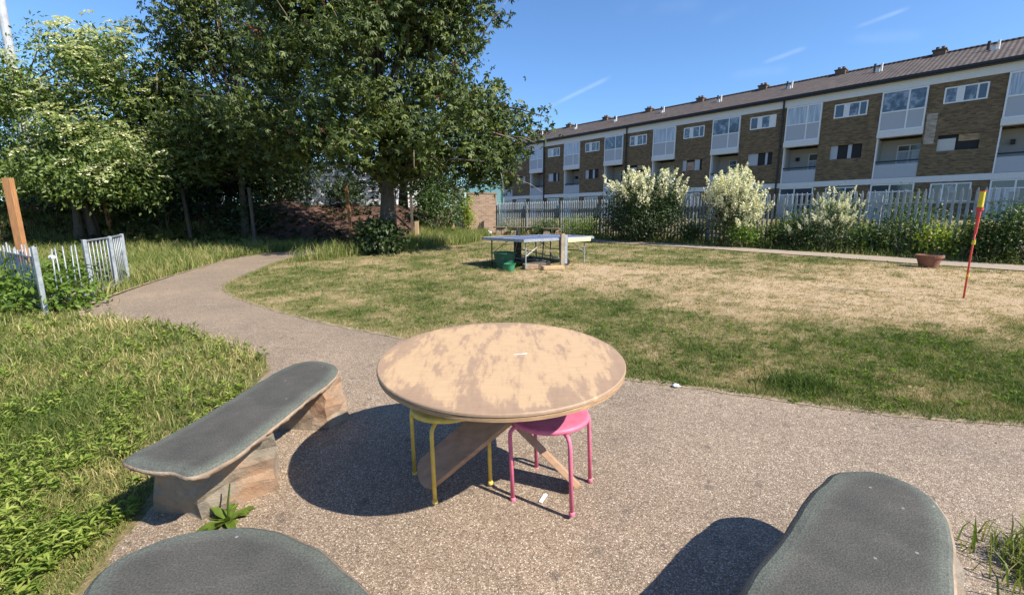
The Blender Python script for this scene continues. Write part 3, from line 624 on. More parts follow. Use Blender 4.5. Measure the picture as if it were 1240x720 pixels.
for q in front[rng.permutation(len(front))[:70]]:
    d = Vector(unit(q-cc)); p = Vector(q)+d*.1; e = p+d*rng.uniform(.5, 1.0)+Vector((rng.normal(0, .2), 0, rng.uniform(-.1, .5)))
    mb.tube([p, p.lerp(e, .5)+Vector((0, 0, .06)), e], [.014, .01, .005], 5)
for q in front[rng.permutation(len(front))[:26]]:
    d = Vector(unit(q-cc)); limbs(mb, Vector(q)-d*1.6, [Vector(q)+d*.3], .035, .012, .2, n=6)
kind(mb.build('bare_twigs', 'twig', tA, smooth=True), 'stuff')
lob = [((.3, 0, 5.4), (2.6, 2.4, 3.0)), ((.5, 0, 8.6), (2.3, 2.2, 2.8)), ((-1.1, -.3, 4.2), (1.8, 1.8, 1.8)), ((1.4, -.4, 3.4), (1.7, 1.6, 1.5)), ((-.9, .2, 7.0), (1.5, 1.6, 1.4)), ((.4, -.5, 2.6), (2.3, 1.5, .8))]
tB, cl, cc = tree('chestnut_tree', 'dark chestnut tree of thinner trunk between the elder and the largest tree', (-10.5, 17.8), 8.0, lob, .12, 'chestnut', 820, 13, .15, .06, .33, palm=5, hang=.55, tb=.0, shell=.55, nb=80, sh=.48, sv=.28)
o_ = unit(cl-cc); front = cl[(o_[:, 1] < .1)]; k = front[rng.permutation(len(front))[:22]]; plumes('flowers', k+unit(k-cc)*.2, unit(k-cc), 'red_flower', tB, .26, 22)
mb = MB()
for q in front[rng.permutation(len(front))[:10]]:
    d = Vector(unit(q-cc)); limbs(mb, Vector(q)-d*1.2, [Vector(q)+d*.35], .03, .01, .2, n=6)
kind(mb.build('bare_twigs', 'twig', tB, smooth=True), 'stuff')
# elder in blossom on the left
lob = [((0, 0, 4.0), (3.0, 2.4, 2.3)), ((-1.6, -.4, 2.9), (2.2, 1.8, 1.5)), ((1.4, -.5, 2.6), (2.1, 1.8, 1.5)), ((0, -.6, 2.3), (2, 1.5, 1.2)), ((.5, -.2, 5.6), (2.0, 1.8, .95)), ((-2.3, .1, 4.8), (1.2, 1.2, .9)), ((2.1, 0, 5.2), (1.4, 1.4, 1.0)), ((-3.3, -.2, 3.6), (1.2, 1.2, .9))]
tE, cl, cc = tree('elder_tree', 'elder tree covered in flat cream blossom on the far left behind the railings', (-14.6, 16.2), 5.0, lob, .13, 'elder', 1250, 30, .17, .075, .27, hang=.25, tb=.18, stems=3, gap=.2, shell=.55, nb=80, sh=.42, sv=.2)
o_ = unit(cl-cc); k = cl[(o_[:, 1] < .45) & (o_[:, 2] > -.5)]; umbels('blossom', k+unit(k-cc)*.42+np.array((0, -.05, .18)), 'umbel', tE, 520, .17, 34)
sprays = np.array([(-2.7+rng.normal(0, .1)+i*.03, -.2, 5.6+i*.16) for i in range(7)]+[(-1.7+i*.18, -.3, 6.3+i*.17) for i in range(6)]+[(1.5+i*.1, -.2, 6.2+i*.14) for i in range(8)]+[(2.9+i*.05, -.1, 5.9+i*.2) for i in range(7)])
foliage('crown', sprays, cc, 'elder', tE, 16, .14, .05, .16, .15)
mb = MB()
for a, b_ in (((-2.5, -.1, 4.7), (-2.55, -.2, 6.6)), ((-1.6, -.2, 5.4), (-.75, -.3, 7.2)), ((1.2, -.1, 5.2), (2.25, -.2, 7.2)), ((2.6, 0, 5.0), (3.25, -.1, 7.2))): limbs(mb, a, [b_], .03, .008, .1)
mb.build('twigs', 'twig', tE, smooth=True)
# trees farther back
tree('conifer_tree', 'dark conifer behind the lamp column on the far left edge', (-30., 25.5), 8, [((0, 0, 4), (3.4, 3, 3.6)), ((0, 0, 7.4), (2.6, 2.4, 3.0))], .25, 'dark_leaf', 420, 26, .22, .07, .42, hang=.3)
tree('background_tree', 'dark bushy tree standing on the bank behind the elder', (-17.5, 23.5), 5, [((0, 0, 2.6), (4.2, 2, 2.2)), ((2.5, 0, 3.4), (3.2, 2, 2.2))], .16, 'dark_leaf', 560, 26, .2, .09, .42, shell=.3, gap=-.3)
tree('background_tree', 'dark bushy tree behind the thinner chestnut', (-11.6, 23.2), 4.6, [((0, 0, 2.0), (2.3, 1.6, 1.9)), ((-1.9, 0, 2.8), (1.9, 1.6, 1.9))], .15, 'dark_leaf', 420, 26, .2, .09, .42, shell=.3, gap=-.3)
tree('background_tree', 'low dark tree on the bank between the elder and the thinner chestnut', (-14.6, 23.6), 3.2, [((0, 0, 1.5), (2.6, 1.5, 1.7)), ((1.6, 0, 1.8), (1.8, 1.4, 1.5))], .12, 'dark_leaf', 420, 28, .2, .09, .38, shell=.3, gap=-.4)
tree('background_tree', 'low dark tree on the bank at the far left beside the lamp column', (-21.5, 22.), 3.2, [((0, 0, 1.4), (3.0, 1.5, 1.9))], .12, 'dark_leaf', 420, 28, .2, .09, .38, shell=.3, gap=-.4)
tree('background_tree', 'dark tree low on the bank straight behind the elder stems', (-16.6, 22.2), 3.0, [((0, 0, 1.2), (2.8, 1.3, 1.6))], .12, 'dark_leaf', 420, 28, .2, .09, .36, shell=.3, gap=-.4)
tree('background_tree', 'low dark tree on the bank just left of the white cabin', (-12.2, 24.2), 3.2, [((0, 0, 1.6), (1.6, 1.4, 1.7)), ((-.9, 0, 2.6), (1.6, 1.4, 1.3))], .12, 'dark_leaf', 300, 28, .2, .09, .38, shell=.3, gap=-.4)
tree('background_tree', 'leafy green tree filling the gap right of the chestnut trunk', (-4.6, 25.2), 4.2, [((0, 0, 3.0), (1.5, 1.2, 1.7)), ((.9, 0, 2.0), (1.1, 1.0, 1.3))], .1, 'mid_leaf', 240, 28, .18, .09, .36, shell=.3, gap=-.2, tb=-.12)
tree('background_tree', 'tall leafy tree behind the upper crown of the large chestnut', (-6.3, 26.5), 8, [((0, 0, 7), (4.4, 2.6, 2.6)), ((-4.5, 0, 7.6), (3.4, 2.2, 2.6))], .22, 'dark_leaf', 420, 24, .24, .1, .45, shell=.35, gap=0)
# shrubs
def shrub(label, pos, rx, h, leafm='mid_leaf', n=70, per=30, L=.11, Wd=.045, fl=None, nf=0, fs=.3, cat='shrub', group=None, lo=.0, name='shrub', tb=0., low=None):
    x, y = pos; z = gzf(x, y); t = thing(name, label, cat, (x, y, z), rng.uniform(0, 6), group)
    lobes = [((0, 0, h*.5), (rx, rx*.8, h*.5))]
    for k in range(5):
        a = rng.uniform(0, 6.28); lobes.append(((math.cos(a)*rx*.5, math.sin(a)*rx*.4, h*rng.uniform(.3, .78)), (rx*.5, rx*.45, h*rng.uniform(.2, .3))))
    cl = crown_pts(n, lobes, .3, .0); cl[:, 2] = np.maximum(cl[:, 2], .05); cc = np.array([0, 0, h*.35])
    mb = MB()
    for q in cl[rng.permutation(n)[:10]]: limbs(mb, (rng.normal(0, .06), rng.normal(0, .06), -.1), [q], .03, .008, .3, n=5)
    mb.build('stems', 'twig', t, smooth=True); foliage('leaves', cl, cc, leafm, t, per, L, Wd, .16+.06*rx, .2, 0, tb)
    if fl == 'plume':
        k = cl[(cl[:, 2] > h*(lo or .45))]; k = k[rng.integers(0, len(k), nf)]+rng.normal(0, .14, (nf, 3)); plumes('blossom', k+unit(k-cc)*.14, unit(k-cc), 'plume', t, fs)
    if fl == 'umbel':
        k = cl[cl[:, 2] > h*.35]; umbels('blossom', k+unit(k-cc)*.22, 'umbel', t, nf, fs)
    return t
def onv(px, v):      # a spot on the verge: bearing from the viewpoint, distance from the fence line
    k = (px-620)/554; y = v/(FN[0]*k+FN[1]); return (k*y, y)
shrub('large dark shrub with arching cream plumes behind the table tennis table', onv(775, 17.2), 2.0, 2.5, 'privet', 420, 40, .12, .055, 'plume', 105, .5, lo=.60)
shrub('dense shrub almost covered in cream plumes, right of the first plumed shrub by the fence', onv(887, 17.2), 1.1, 2.3, 'privet', 120, 34, .11, .05, 'plume', 300, .40, lo=.36)
shrub('narrow bush with a column of white blossom, between the plumed shrubs and the marker pole', onv(1013, 17.4), .36, 1.75, 'mid_leaf', 46, 30, .10, .045, 'plume', 110, .22, lo=.35)
shrub('small white dotted bush just left of the narrow column of white blossom', onv(975, 17.4), .65, 1.1, 'mid_leaf', 60, 30, .10, .045, 'plume', 22, .22)
shrub('bright green weedy bush at the fence left of the large plumed shrub', onv(706, 17.5), 1.0, 1.0, 'bright_leaf', 70, 34, .12, .035)
shrub('low green bush at the fence directly behind the middle far bench', onv(660, 17.4), .8, .95, 'mid_leaf', 50, 30, .11, .04)
shrub('thin pale weeds at the fence above the leftmost far bench', onv(622, 17.5), .8, .85, 'mid_leaf', 32, 24, .1, .03)
shrub('low bush in the gap between the two plumed shrubs', onv(836, 17.6), .45, .8, 'mid_leaf', 50, 30, .1, .045)
shrub('leafy green bush at the foot of the shrub covered in cream plumes', onv(905, 16.95), .6, .75, 'bright_leaf', 46, 30, .1, .05, tb=-.1)
shrub('round green bush at the fence right of the densest plumed shrub', onv(950, 17.6), .6, 1.1, 'mid_leaf', 60, 30, .1, .05, tb=.1)
shrub('broad bush against the fence right of the white blossom column', onv(1052, 17.6), .65, .95, 'mid_leaf', 60, 30, .1, .05, tb=.15)
shrub('tall loose bush against the fence above the terracotta tub', onv(1098, 17.6), .6, 1.15, 'mid_leaf', 60, 28, .1, .045)
shrub('yellow green bush on the verge beside the terracotta tub', onv(1144, 17.25), .42, .85, 'lime_leaf', 40, 30, .08, .05)
shrub('dark bush behind the marker pole at the fence', onv(1178, 17.5), .55, 1.05, 'mid_leaf', 50, 30, .1, .05, tb=.2)
shrub('white flowered bush at the right edge against the fence', onv(1222, 17.5), .6, 1.5, 'mid_leaf', 60, 30, .1, .05, 'umbel', 16, .07)
shrub('large green bush at the fence just outside the right edge', onv(1262, 17.5), .8, 1.6, 'mid_leaf', 60, 30, .1, .05)
shrub('green garden bush rising behind the fence near the white blossom column', onv(1000, 19.4), 1.3, 1.9, 'mid_leaf', 80, 30, .11, .05, tb=-.1)
shrub('olive garden bush rising behind the fence above the terracotta tub', onv(1100, 19.2), 1.0, 1.9, 'mid_leaf', 70, 30, .11, .05, tb=.05)
shrub('low dark garden bush behind the fence beyond the plumed shrubs', onv(870, 20.5), 1.5, 1.2, 'dark_leaf', 70, 30, .12, .05)
shrub('dark leafy plant hugging the base of the large chestnut trunk', (-3.95, 13.75), .52, .95, 'dark_leaf', 56, 30, .16, .1)
shrub('ivy covered shrub between the chestnut trunk and the brick wall', (-3.7, 22.5), 1.15, 2.6, 'mid_leaf', 90, 30, .15, .09, tb=-.1)
shrub('bright climbing plant on the stake beside the brick wall', (-2.72, 27.6), .34, 2.3, 'lime_leaf', 46, 26, .14, .07, tb=-.15)
shrub('dark shrub on the soil bank behind the chestnut trunk', (-7.9, 21.6), 1.0, 1.5, 'dark_leaf', 60, 30, .15, .08)
shrub('dark shrub in the shade left of the path bend', (-10.6, 18.2), 1.3, 1.5, 'dark_leaf', 70, 30, .15, .08)
shrub('dark shrub under the elder behind the gate', (-13.4, 17.6), 1.6, 1.7, 'dark_leaf', 80, 30, .15, .08)
shrub('broad dark shrub at the far left under the elder blossom', (-17.0, 17.5), 1.6, 1.9, 'dark_leaf', 80, 30, .15, .08)

# ------------------------------------------------------------------ behind the trees
cb = thing('site_cabin', 'long white panelled cabin showing through gaps under the trees', 'cabin', (-13.5, 29, 1.95), R(4))
mb = MB(); mb.box(-1.4, 8, 0, 3, 0, 2.75); mb.build('body', 'white', cb)
for zz in (.62, 1.28, 1.95):
    mb = MB(); mb.box(-1.4, 8, -.03, -.002, zz, zz+.07); mb.build('rail', 'grey_wall', cb)
for xx in (-.6, 2.4, 5.2):
    mb = MB(); mb.box(xx, xx+1.1, -.06, -.004, 1.4, 1.92); mb.build('window', 'glass', cb)
mb = MB(); mb.box(-1.5, 8.1, -.1, 3.1, 2.75, 2.85); mb.build('roof', 'grey_wall', cb)
mf = thing('mesh_fence', 'galvanised weld mesh fence along the top of the soil bank', 'fence', (0, 0, 0))
a0 = np.array((-18., 17.5)); a1 = np.array((-5.2, 21.9)); a0 = a0+np.array((-1.4, 3.74))*1.0; a1 = a1+np.array((-1.1, 3.0))
for i in range(7):
    p = a0+(a1-a0)*i/6; z = gzf(*p); mb = MB(); mb.bar((*p, z-.2), (*p, z+1.9), .06, .06); mb.build('post', 'galv', mf)
for i in range(6):
    p = a0+(a1-a0)*i/6; q = a0+(a1-a0)*(i+1)/6; zp, zq = gzf(*p), gzf(*q); mb = MB()
    for f_ in np.linspace(.02, .98, 34): c_ = p+(q-p)*f_; zc = zp+(zq-zp)*f_; mb.bar((*c_, zc+.05), (*c_, zc+1.85), .008, .008)
    for h in np.linspace(.08, 1.85, 9): mb.bar((*p, zp+h), (*q, zq+h), .01, .01)
    mb.build('mesh_panel', 'galv', mf)
bw = thing('brick_wall', 'short weathered brick garden wall at the left end of the palisade fence', 'wall', (-2.95, 29.6, gzf(-2.95, 29.6)), R(3))
mb = MB(); mb.box(0, 1.95, 0, .3, -.3, 2.42); mb.build('wall', 'garden_brick', bw)
mb = MB(); mb.box(-.03, 1.98, -.03, .33, 2.42, 2.5); mb.build('coping', 'garden_brick', bw)
nf_ = thing('netting_fence', 'dark green netting fence rising behind the brick wall', 'fence', (-3.2, 32.5, .7))
mb = MB()
for q in np.arange(0, 2.6, .06): mb.bar((q, 0, 0), (q, 0, 3.6), .028, .012)
for q in np.arange(0, 3.6, .06): mb.bar((0, .012, q), (2.6, .012, q), .012, .028)
mb.build('netting', 'netting', nf_)
for q in (0, 1.7, 2.6): mb = MB(); mb.tube([(q, .05, -.3), (q, .05, 3.7)], .04, 8); mb.build('post', 'galv', nf_)
gw = MB(); gw.box(-.42, .42, -.1, .1, -.3, 2.9); gw = gw.build('concrete_panel', 'grey_wall', None, bevel=.01, loc=(-3.55, 30.2, .45)); tag(gw, 'grey upright concrete panel left of the brick wall', 'panel')
def stake(px_y, h, w, mat, label, lean=(0, 0), d=None, grp=None):
    x, y = px_y; z = gzf(x, y); mb = MB(); mb.bar((0, 0, -.25), (lean[0], lean[1], h), w, d or w*.75, up=(0, 1, 0))
    o = mb.build('timber_stake', mat, None, bevel=.006, loc=(x, y, z)); tag(o, label, 'stake', grp); return o
G_ = 'timber stakes among the trees'
stake((-10.85, 10.0), 2.02, .17, 'stake', 'thick orange timber post on the far left behind the railings', (-.02, 0), .1, G_)
stake((-14.9, 16.9), 2.6, .13, 'stake', 'brown stake rising just above the tall gate under the elder', (-.1, 0), None, G_)
stake((-12.0, 17.0), 2.0, .1, 'bark', 'dark stake in the deep shade left of the path bend', (-.15, 0), None, G_)
stake((-9.3, 16.4), 2.1, .1, 'bark', 'dark stake in the shade beside the thinner chestnut', (-.03, 0), None, G_)
stake((-6.7, 19.0), 2.3, .12, 'stake', 'orange brown stake on the soil bank left of the chestnut trunk', (-.12, 0), None, G_)
stake((-4.65, 21.2), 2.9, .11, 'bark', 'dark stake right behind the chestnut trunk', (0, 0), None, G_)
stake((-4.1, 19.6), .85, .16, 'pale_stake', 'short pale stump post right of the chestnut trunk', (0, 0), None, G_)
stake((-3.9, 23.), 1.6, .11, 'pale_stake', 'shorter pale stake against the ivy covered shrub', (0, 0), None, G_)
stake((-3.3, 25.6), 2.2, .11, 'pale_stake', 'tall pale stake left of the bright climbing plant', (0, 0), None, G_)
stake((-2.72, 27.9), 2.2, .10, 'stake', 'thin stake carrying the bright climbing plant', (0, 0), None, G_)
lp = thing('lamp_column', 'tall grey steel lamp column on the far left among the elder branches', 'lamp post', (-19.6, 19.0, gzf(-19.6, 19.)))
mb = MB(); mb.tube([(0, 0, -.3), (0, 0, 2.2), (0, 0, 2.25), (0, 0, 15)], [.21, .21, .16, .11], 14); mb.build('column', 'concrete', lp, smooth=False)
mb = MB(); mb.tube([(0, 0, 14.9), (.3, 0, 15.3), (1.4, 0, 15.5)], [.06, .05, .05], 8); mb.build('arm', 'concrete', lp)
mb = MB(); mb.box(1.3, 2.0, -.16, .16, 15.4, 15.58); mb.build('lamp_head', 'concrete', lp, bevel=.04)

# ------------------------------------------------------------------ left railings and gate
def railing(name, label, pts, hp, top_rail, cat='fence', wob_=0., sp_=.125, posts=(0, -1), group=None, hs_=None):
    o = thing(name, label, cat, (pts[0][0], pts[0][1], gzf(*pts[0])), 0, group); b0 = np.array([*pts[0], gzf(*pts[0])])
    P = [np.array([*p, gzf(*p)])-b0 for p in pts]
    for k in posts:
        p = P[k]; mb = MB(); mb.bar(p+np.array((0, 0, -.1)), p+np.array((0, 0, hp)), .06, .05, up=(.5, 1, 0)); mb.build('post', 'galv', o, bevel=.006)
    for a, b_ in zip(P[:-1], P[1:]):
        L_ = np.linalg.norm(b_-a); n = max(2, int(L_/sp_)); mb = MB(); dv = (b_-a)/L_
        for i in range(1, n):
            q = a+(b_-a)*i/n; j = rng.normal(0, wob_, 2)
            mb.tube([q+np.array((0, 0, .08)), q+np.array((j[0]*.5, j[1]*.5, hp*.5)), q+np.array((j[0], j[1], hp*(.97 if top_rail else rng.uniform(.9, 1.02))))], .0085, 6)
        mb.build('bars', 'galv', o, smooth=True)
        e = dv*.045
        for h in (([hp-.02] if top_rail else [hp*.86] if hs_ is None else hs_)+[.1]):
            mb = MB(); mb.bar(a+e+np.array((0, 0, h)), b_-e+np.array((0, 0, h)), .035, .02); mb.build('rail', 'galv', o)
    return o
railing('railing_fence', 'grey steel railing panel with weeds through it, running off the left edge', [(-6.22, 5.87), (-8.2, 7.1), (-10.4, 8.4)], .9, False, wob_=.012, hs_=[.76], posts=(0, 1, 2))
railing('railing_fence', 'wavy thin railing bars without a top rail between the leaning post and the gate', [(-6.27, 6.02), (-6.52, 6.83)], .86, False, wob_=.03, posts=(), hs_=[.22])
gt = railing('metal_gate', 'galvanised metal gate with three upright posts standing open beside the path', [(-6.55, 6.93), (-6.87, 7.74), (-7.28, 8.46)], .92, True, 'gate', 0, .115, posts=(0, 1, 2))
mb = MB(); mb.tube([(-.55, 1.3, .62), (-.95, 1.72, .66), (-1.1, 2.0, .7)], .014, 6); mb.build('latch', 'galv', gt)
kb = MB(); kb.lathe([(.005, -.035), (.03, -.025), (.042, 0), (.03, .025), (.005, .035)], 14); kb = kb.build('white_ball', 'white', None, True, loc=(-6.42, 6.28, gzf(-6.42, 6.28)+.72)); tag(kb, 'small round white ball on the wavy railing bars', 'ball')
for o_, lb, ps, rx, h in (('a', 'weeds growing through the left railing panel', (-6.95, 6.55), .5, .5), ('b', 'leafy weeds at the foot of the leaning railing post', (-6.30, 6.2), .28, .4), ('c', 'green bush behind the open gate', (-7.5, 7.7), .4, .45), ('d', 'weeds at the left edge in front of the railing panel', (-7.5, 6.45), .5, .42)):
    shrub(lb, ps, rx, h, 'bright_leaf', 34, 24, .10, .045, tb=-.15, cat='weeds', name='weed_clump')

# ------------------------------------------------------------------ stone benches
def slab(name, outline, th, parent, seed, sm=10):
    O_ = np.array(outline, float); n = 120; Q = resample(np.r_[O_, O_[:1]], n+1)[:-1]
    for _ in range(sm): Q = Q*.5+(np.roll(Q, 1, 0)+np.roll(Q, -1, 0))*.25
    c = Q.mean(0); tg = unit(np.roll(Q, -1, 0)-np.roll(Q, 1, 0)); nn = np.stack([tg[:, 1], -tg[:, 0]], 1)
    if ((Q-c)*nn).sum() < 0: nn = -nn
    ns = nn.copy()
    for _ in range(24): ns = unit(ns*.5+(np.roll(ns, 1, 0)+np.roll(ns, -1, 0))*.25)
    r2 = np.random.default_rng(seed); ch = r2.normal(0, 1, n)
    for _ in range(2): ch = (ch+np.roll(ch, 1)+np.roll(ch, -1))/3
    Q = Q+nn*(ch*.006)[:, None]
    mb = MB(); rings = []
    for off, z, a in ((-.075, .0, .0), (-.055, 0, .35), (-.035, -.001, .8), (-.012, -.005, 1), (0, -.014, .8)):
        rings.append((Q+ns*off, z, a))
    vs = []; at = []
    for q, z, a in rings: vs += [(x, y, z) for x, y in q]; at += [a]*n
    fs = [(i*n+k, i*n+(k+1) % n, (i+1)*n+(k+1) % n, (i+1)*n+k) for i in range(len(rings)-1) for k in range(n)]
    # middle: sew opposite sides of the inner ring
    fs.append(tuple(range(n))[::-1])
    mb.add(vs, [f_[::-1] for f_ in fs], at); top_ = mb.build('seat', 'slate', parent, attr='rim')
    mb = MB(); ro = r2.normal(0, .006, (4, n)); vs = []
    for i, (off, z) in enumerate(((0, -.0145), (.008, -.02), (-.004, -th*.6), (-.03, -th))):
        q = Q+nn*(off+(ro[i] if i > 1 else 0))[:, None]if i > 1 else Q+nn*off; vs += [(x, y, z+(ro[i][k]*.5 if i == 3 else 0)) for k, (x, y) in enumerate(q)]
    fs = [(i*n+k, (i+1)*n+k, (i+1)*n+(k+1) % n, i*n+(k+1) % n) for i in range(3) for k in range(n)]+[tuple(3*n+k for k in range(n))[::-1]]
    mb.add(vs, fs); mb.build('slab_edge', 'slab_side', top_, smooth=True); return top_
def rock(parent, base, topq, z0, z1, seed):
    r2 = random.Random(seed); n = len(base); vs = []; L_ = 6
    for l in range(L_+1):
        f_ = l/L_
        for k in range(n):
            for s_ in range(3):
                a = s_/3; b0 = Vector(base[k]).lerp(Vector(base[(k+1) % n]), a); t0 = Vector(topq[k]).lerp(Vector(topq[(k+1) % n]), a); p = b0.lerp(t0, f_)
                j = .012; vs.append((p.x+r2.uniform(-j, j), p.y+r2.uniform(-j, j), z0+(z1-z0)*f_+(r2.uniform(-j, j) if 0 < l < L_ else 0)))
    m_ = n*3; fs = [(l*m_+k, l*m_+(k+1) % m_, (l+1)*m_+(k+1) % m_, (l+1)*m_+k) for l in range(L_) for k in range(m_)]+[tuple(range(m_))[::-1], tuple(L_*m_+k for k in range(m_))]
    mb = MB(); mb.add(vs, fs); return mb.build('stone_support', 'sandstone', parent)
TILT = math.atan(.05)
def bench(label, outline, hz, th, supports, seed, sm=10):
    O_ = np.array(outline); c = O_.mean(0); zg = gzf(*c)
    t = thing('stone_bench', label, 'bench', (c[0], c[1], zg), 0, 'stone slab benches around the table', tilt=TILT)
    s_ = slab('seat', O_-c, th, t, seed, sm); s_.location = (0, 0, hz)
    for i, (bs, tp) in enumerate(supports):
        rock(t, [Vector((*(np.array(p)-c), 0)).xy for p in bs], [Vector((*(np.array(p)-c), 0)).xy for p in tp], -.04, hz-th+.012, seed+i)
    return t
outL = [(-1.71, 1.83), (-1.60, 1.775), (-1.48, 1.745), (-1.43, 1.76), (-1.345, 1.71), (-1.30, 1.72), (-1.22, 1.86), (-1.19, 2.17), (-1.15, 2.47), (-1.12, 2.74), (-1.14, 2.85), (-1.21, 2.95), (-1.32, 3.01), (-1.41, 3.01), (-1.50, 2.93), (-1.54, 2.80), (-1.58, 2.47), (-1.64, 2.07)]
bench('grey slab bench on two rocks beside the long grass, left of the round table', outL, .42, .065,
      [([(-1.80, 2.02), (-1.50, 1.95), (-1.25, 2.17), (-1.36, 2.40), (-1.74, 2.36)], [(-1.66, 1.95), (-1.46, 1.90), (-1.19, 2.11), (-1.31, 2.27), (-1.60, 2.24)]),
       ([(-1.56, 2.79), (-1.22, 2.80), (-1.13, 2.95), (-1.28, 3.10), (-1.55, 3.0)], [(-1.48, 2.74), (-1.21, 2.74), (-1.15, 2.88), (-1.30, 2.96), (-1.48, 2.90)])], 11, 2)
def obl(c, ax, L_, W_, wob_, seed):
    ax = np.array(ax)/np.linalg.norm(ax); nn = np.array((-ax[1], ax[0])); out = []
    for k in range(40):
        a = 2*math.pi*k/40; x = math.copysign(abs(math.cos(a))**.45, math.cos(a)); y = math.copysign(abs(math.sin(a))**.62, math.sin(a))
        out.append(tuple(np.array(c)+ax*x*L_/2+nn*y*W_/2*(1+wob_*math.sin(3*a+seed))))
    return out
outR = [(1.50, 1.765), (1.60, 1.715), (1.62, 1.60), (1.585, 1.505), (1.52, 1.40), (1.37, 1.24), (1.2, 1.07), (.98, .84), (.80, .66), (.68, .60), (.56, .62), (.46, .72), (.44, .84), (.50, .97), (.63, 1.12), (.74, 1.22), (.96, 1.42), (1.2, 1.64), (1.36, 1.745)]
bench('grey slab bench casting a rounded shadow, right of the round table', outR, .42, .06,
      [([(1.15, 1.35), (1.35, 1.17), (1.48, 1.34), (1.30, 1.52)],)*2, ([(.66, .86), (.84, .70), (.97, .86), (.80, 1.02)],)*2], 23)
outF = [(-1.27, 1.17), (-1.285, 1.25), (-1.25, 1.335), (-1.14, 1.395), (-1.02, 1.43), (-.85, 1.425), (-.64, 1.335), (-.47, 1.2), (-.2, 1.0), (.02, .84), (.12, .72), (.10, .62), (.0, .55), (-.15, .55), (-.4, .66), (-.75, .86), (-1.05, 1.02), (-1.2, 1.09)]
bench('grey slab bench nearest the camera at the lower left corner', outF, .42, .06,
      [([(-1.08, 1.10), (-.86, .96), (-.72, 1.14), (-.94, 1.28)],)*2, ([(-.42, .78), (-.2, .62), (-.06, .80), (-.28, .96)],)*2], 37)
# three far benches by the fence
def far_bench(label, x0, x1, y, sups, zb):
    zg = gzf((x0+x1)/2, y); t = thing('stone_bench', label, 'bench', ((x0+x1)/2, y, zg), R(-4), 'stone slab benches by the far fence'); hw = (x1-x0)/2
    s_ = slab('seat', obl((0, 0), (1, 0), 2*hw, .42, .05, x0), .07, t, int(abs(x0)*50)+3); s_.location = (0, 0, zb)
    for sx in sups:
        a = [(sx-.2, -.17), (sx+.2, -.15), (sx+.17, .16), (sx-.18, .15)]; b_ = [(sx-.13, -.12), (sx+.13, -.12), (sx+.12, .12), (sx-.12, .12)]
        rock(t, a, b_, -.04, zb-.055, int(sx*30)+9)
far_bench('leftmost far stone bench at the end of the palisade fence', -1.12, -.28, 26.5, (-.05, .28), .46)
far_bench('middle far stone bench seen behind the dark end of the table tennis table', -.15, 1.32, 26.0, (-.45, .42), .46)
far_bench('right far stone bench seen above the net post of the table tennis table', 1.6, 2.55, 24.0, (-.25, .36), .46)

# ------------------------------------------------------------------ round table
tb_ = thing('round_table', 'round worn plywood table on crossed board legs in the middle of the path', 'table', (-.05, 2.2, gzf(-.05, 2.2)+.015), tilt=TILT)
zt = .735
mb = MB(); r = .603
mb.lathe([(.002, zt+.0003), (.30, zt+.0002), (.55, zt), (r-.004, zt-.0005), (r, zt-.005), (r+.001, zt-.014), (r-.003, zt-.0165), (.3, zt-.0166)], 128, closed=False); mb.build('tabletop', 'ply', tb_, smooth=False)
mb = MB(); mb.lathe([(.3, zt-.018), (r-.006, zt-.018), (r-.002, zt-.02), (r-.003, zt-.036), (r-.02, zt-.04), (.3, zt-.04)], 128); mb.build('lower_ring', 'ply_edge', tb_)
mb = MB(); mb.bar((-.34, -.08, zt-.066), (.34, .08, zt-.066), .09, .05); mb.build('cleat', 'board', tb_); mb = MB(); mb.bar((-.1, .3, zt-.067), (.1, -.3, zt-.067), .09, .048); mb.build('cleat', 'board', tb_)
def board(p, q, wdir, wid, th):
    p = Vector(p); q = Vector(q); d = (q-p).normalized(); w = Vector(wdir); w = (w-d*w.dot(d)).normalized(); nrm = d.cross(w); L_ = (q-p).length; out = []
    R_ = wid/2
    for k in range(9): a = math.pi/2+math.pi*k/8; out.append((R_*.55+math.cos(a)*R_*.55, math.sin(a)*R_))
    out += [(L_, -R_), (L_, R_)]; n = len(out); vs = [p+d*x+w*y+nrm*s_*th/2 for s_ in (-1, 1) for x, y in out]
    mb = MB(); mb.add(vs, [tuple(range(n))[::-1], tuple(n+k for k in range(n))]+[(k, (k+1) % n, n+(k+1) % n, n+k) for k in range(n)])
    return mb.build('leg_board', 'board', tb_, bevel=.004)
board((-.435, -.03, .06), (.30, .06, .675), (-.55, .80, .25), .185, .034)
board((.40, -.04, .024), (-.26, .10, .67), (.2, 2.13, -1.15), .13, .034)
# stools
def stool(label, c, rz, mat, grp):
    t = thing('stool', label, 'stool', (c[0], c[1], gzf(*c)+.016), 0, grp); t.rotation_euler = (TILT, 0, rz)
    mb = MB(); r = .20; h = .43
    mb.lathe([(.02, h-.004), (.15, h-.003), (r-.015, h), (r-.004, h-.003), (r, h-.011), (r-.002, h-.024), (r-.01, h-.028), (r-.012, h-.02), (.02, h-.02)], 64); mb.build('seat', mat, t, smooth=True)
    for k in range(4):
        a = math.pi/4+k*math.pi/2; d = Vector((math.cos(a), math.sin(a), 0)); q = .222
        mb = MB(); mb.tube([d*.05+Vector((0, 0, h-.034)), d*(q-.05)+Vector((0, 0, h-.034)), d*(q-.02)+Vector((0, 0, h-.040)), d*(q-.004)+Vector((0, 0, h-.056)), d*q+Vector((0, 0, h-.085)), d*q+Vector((0, 0, .012))], .0105, 12)
        lg = mb.build('leg', mat, t, smooth=True)
        mb = MB(); mb.lathe([(.014, 0), (.0155, .004), (.0145, .014), (.0112, .02)], 12, d*q); mb.build('foot', mat, lg, smooth=True)
stool('pink round metal stool pushed half under the right of the round table', (.215, 2.155), math.atan2(1.94-2.155, .29-.215)-math.pi/4, 'pink', None)
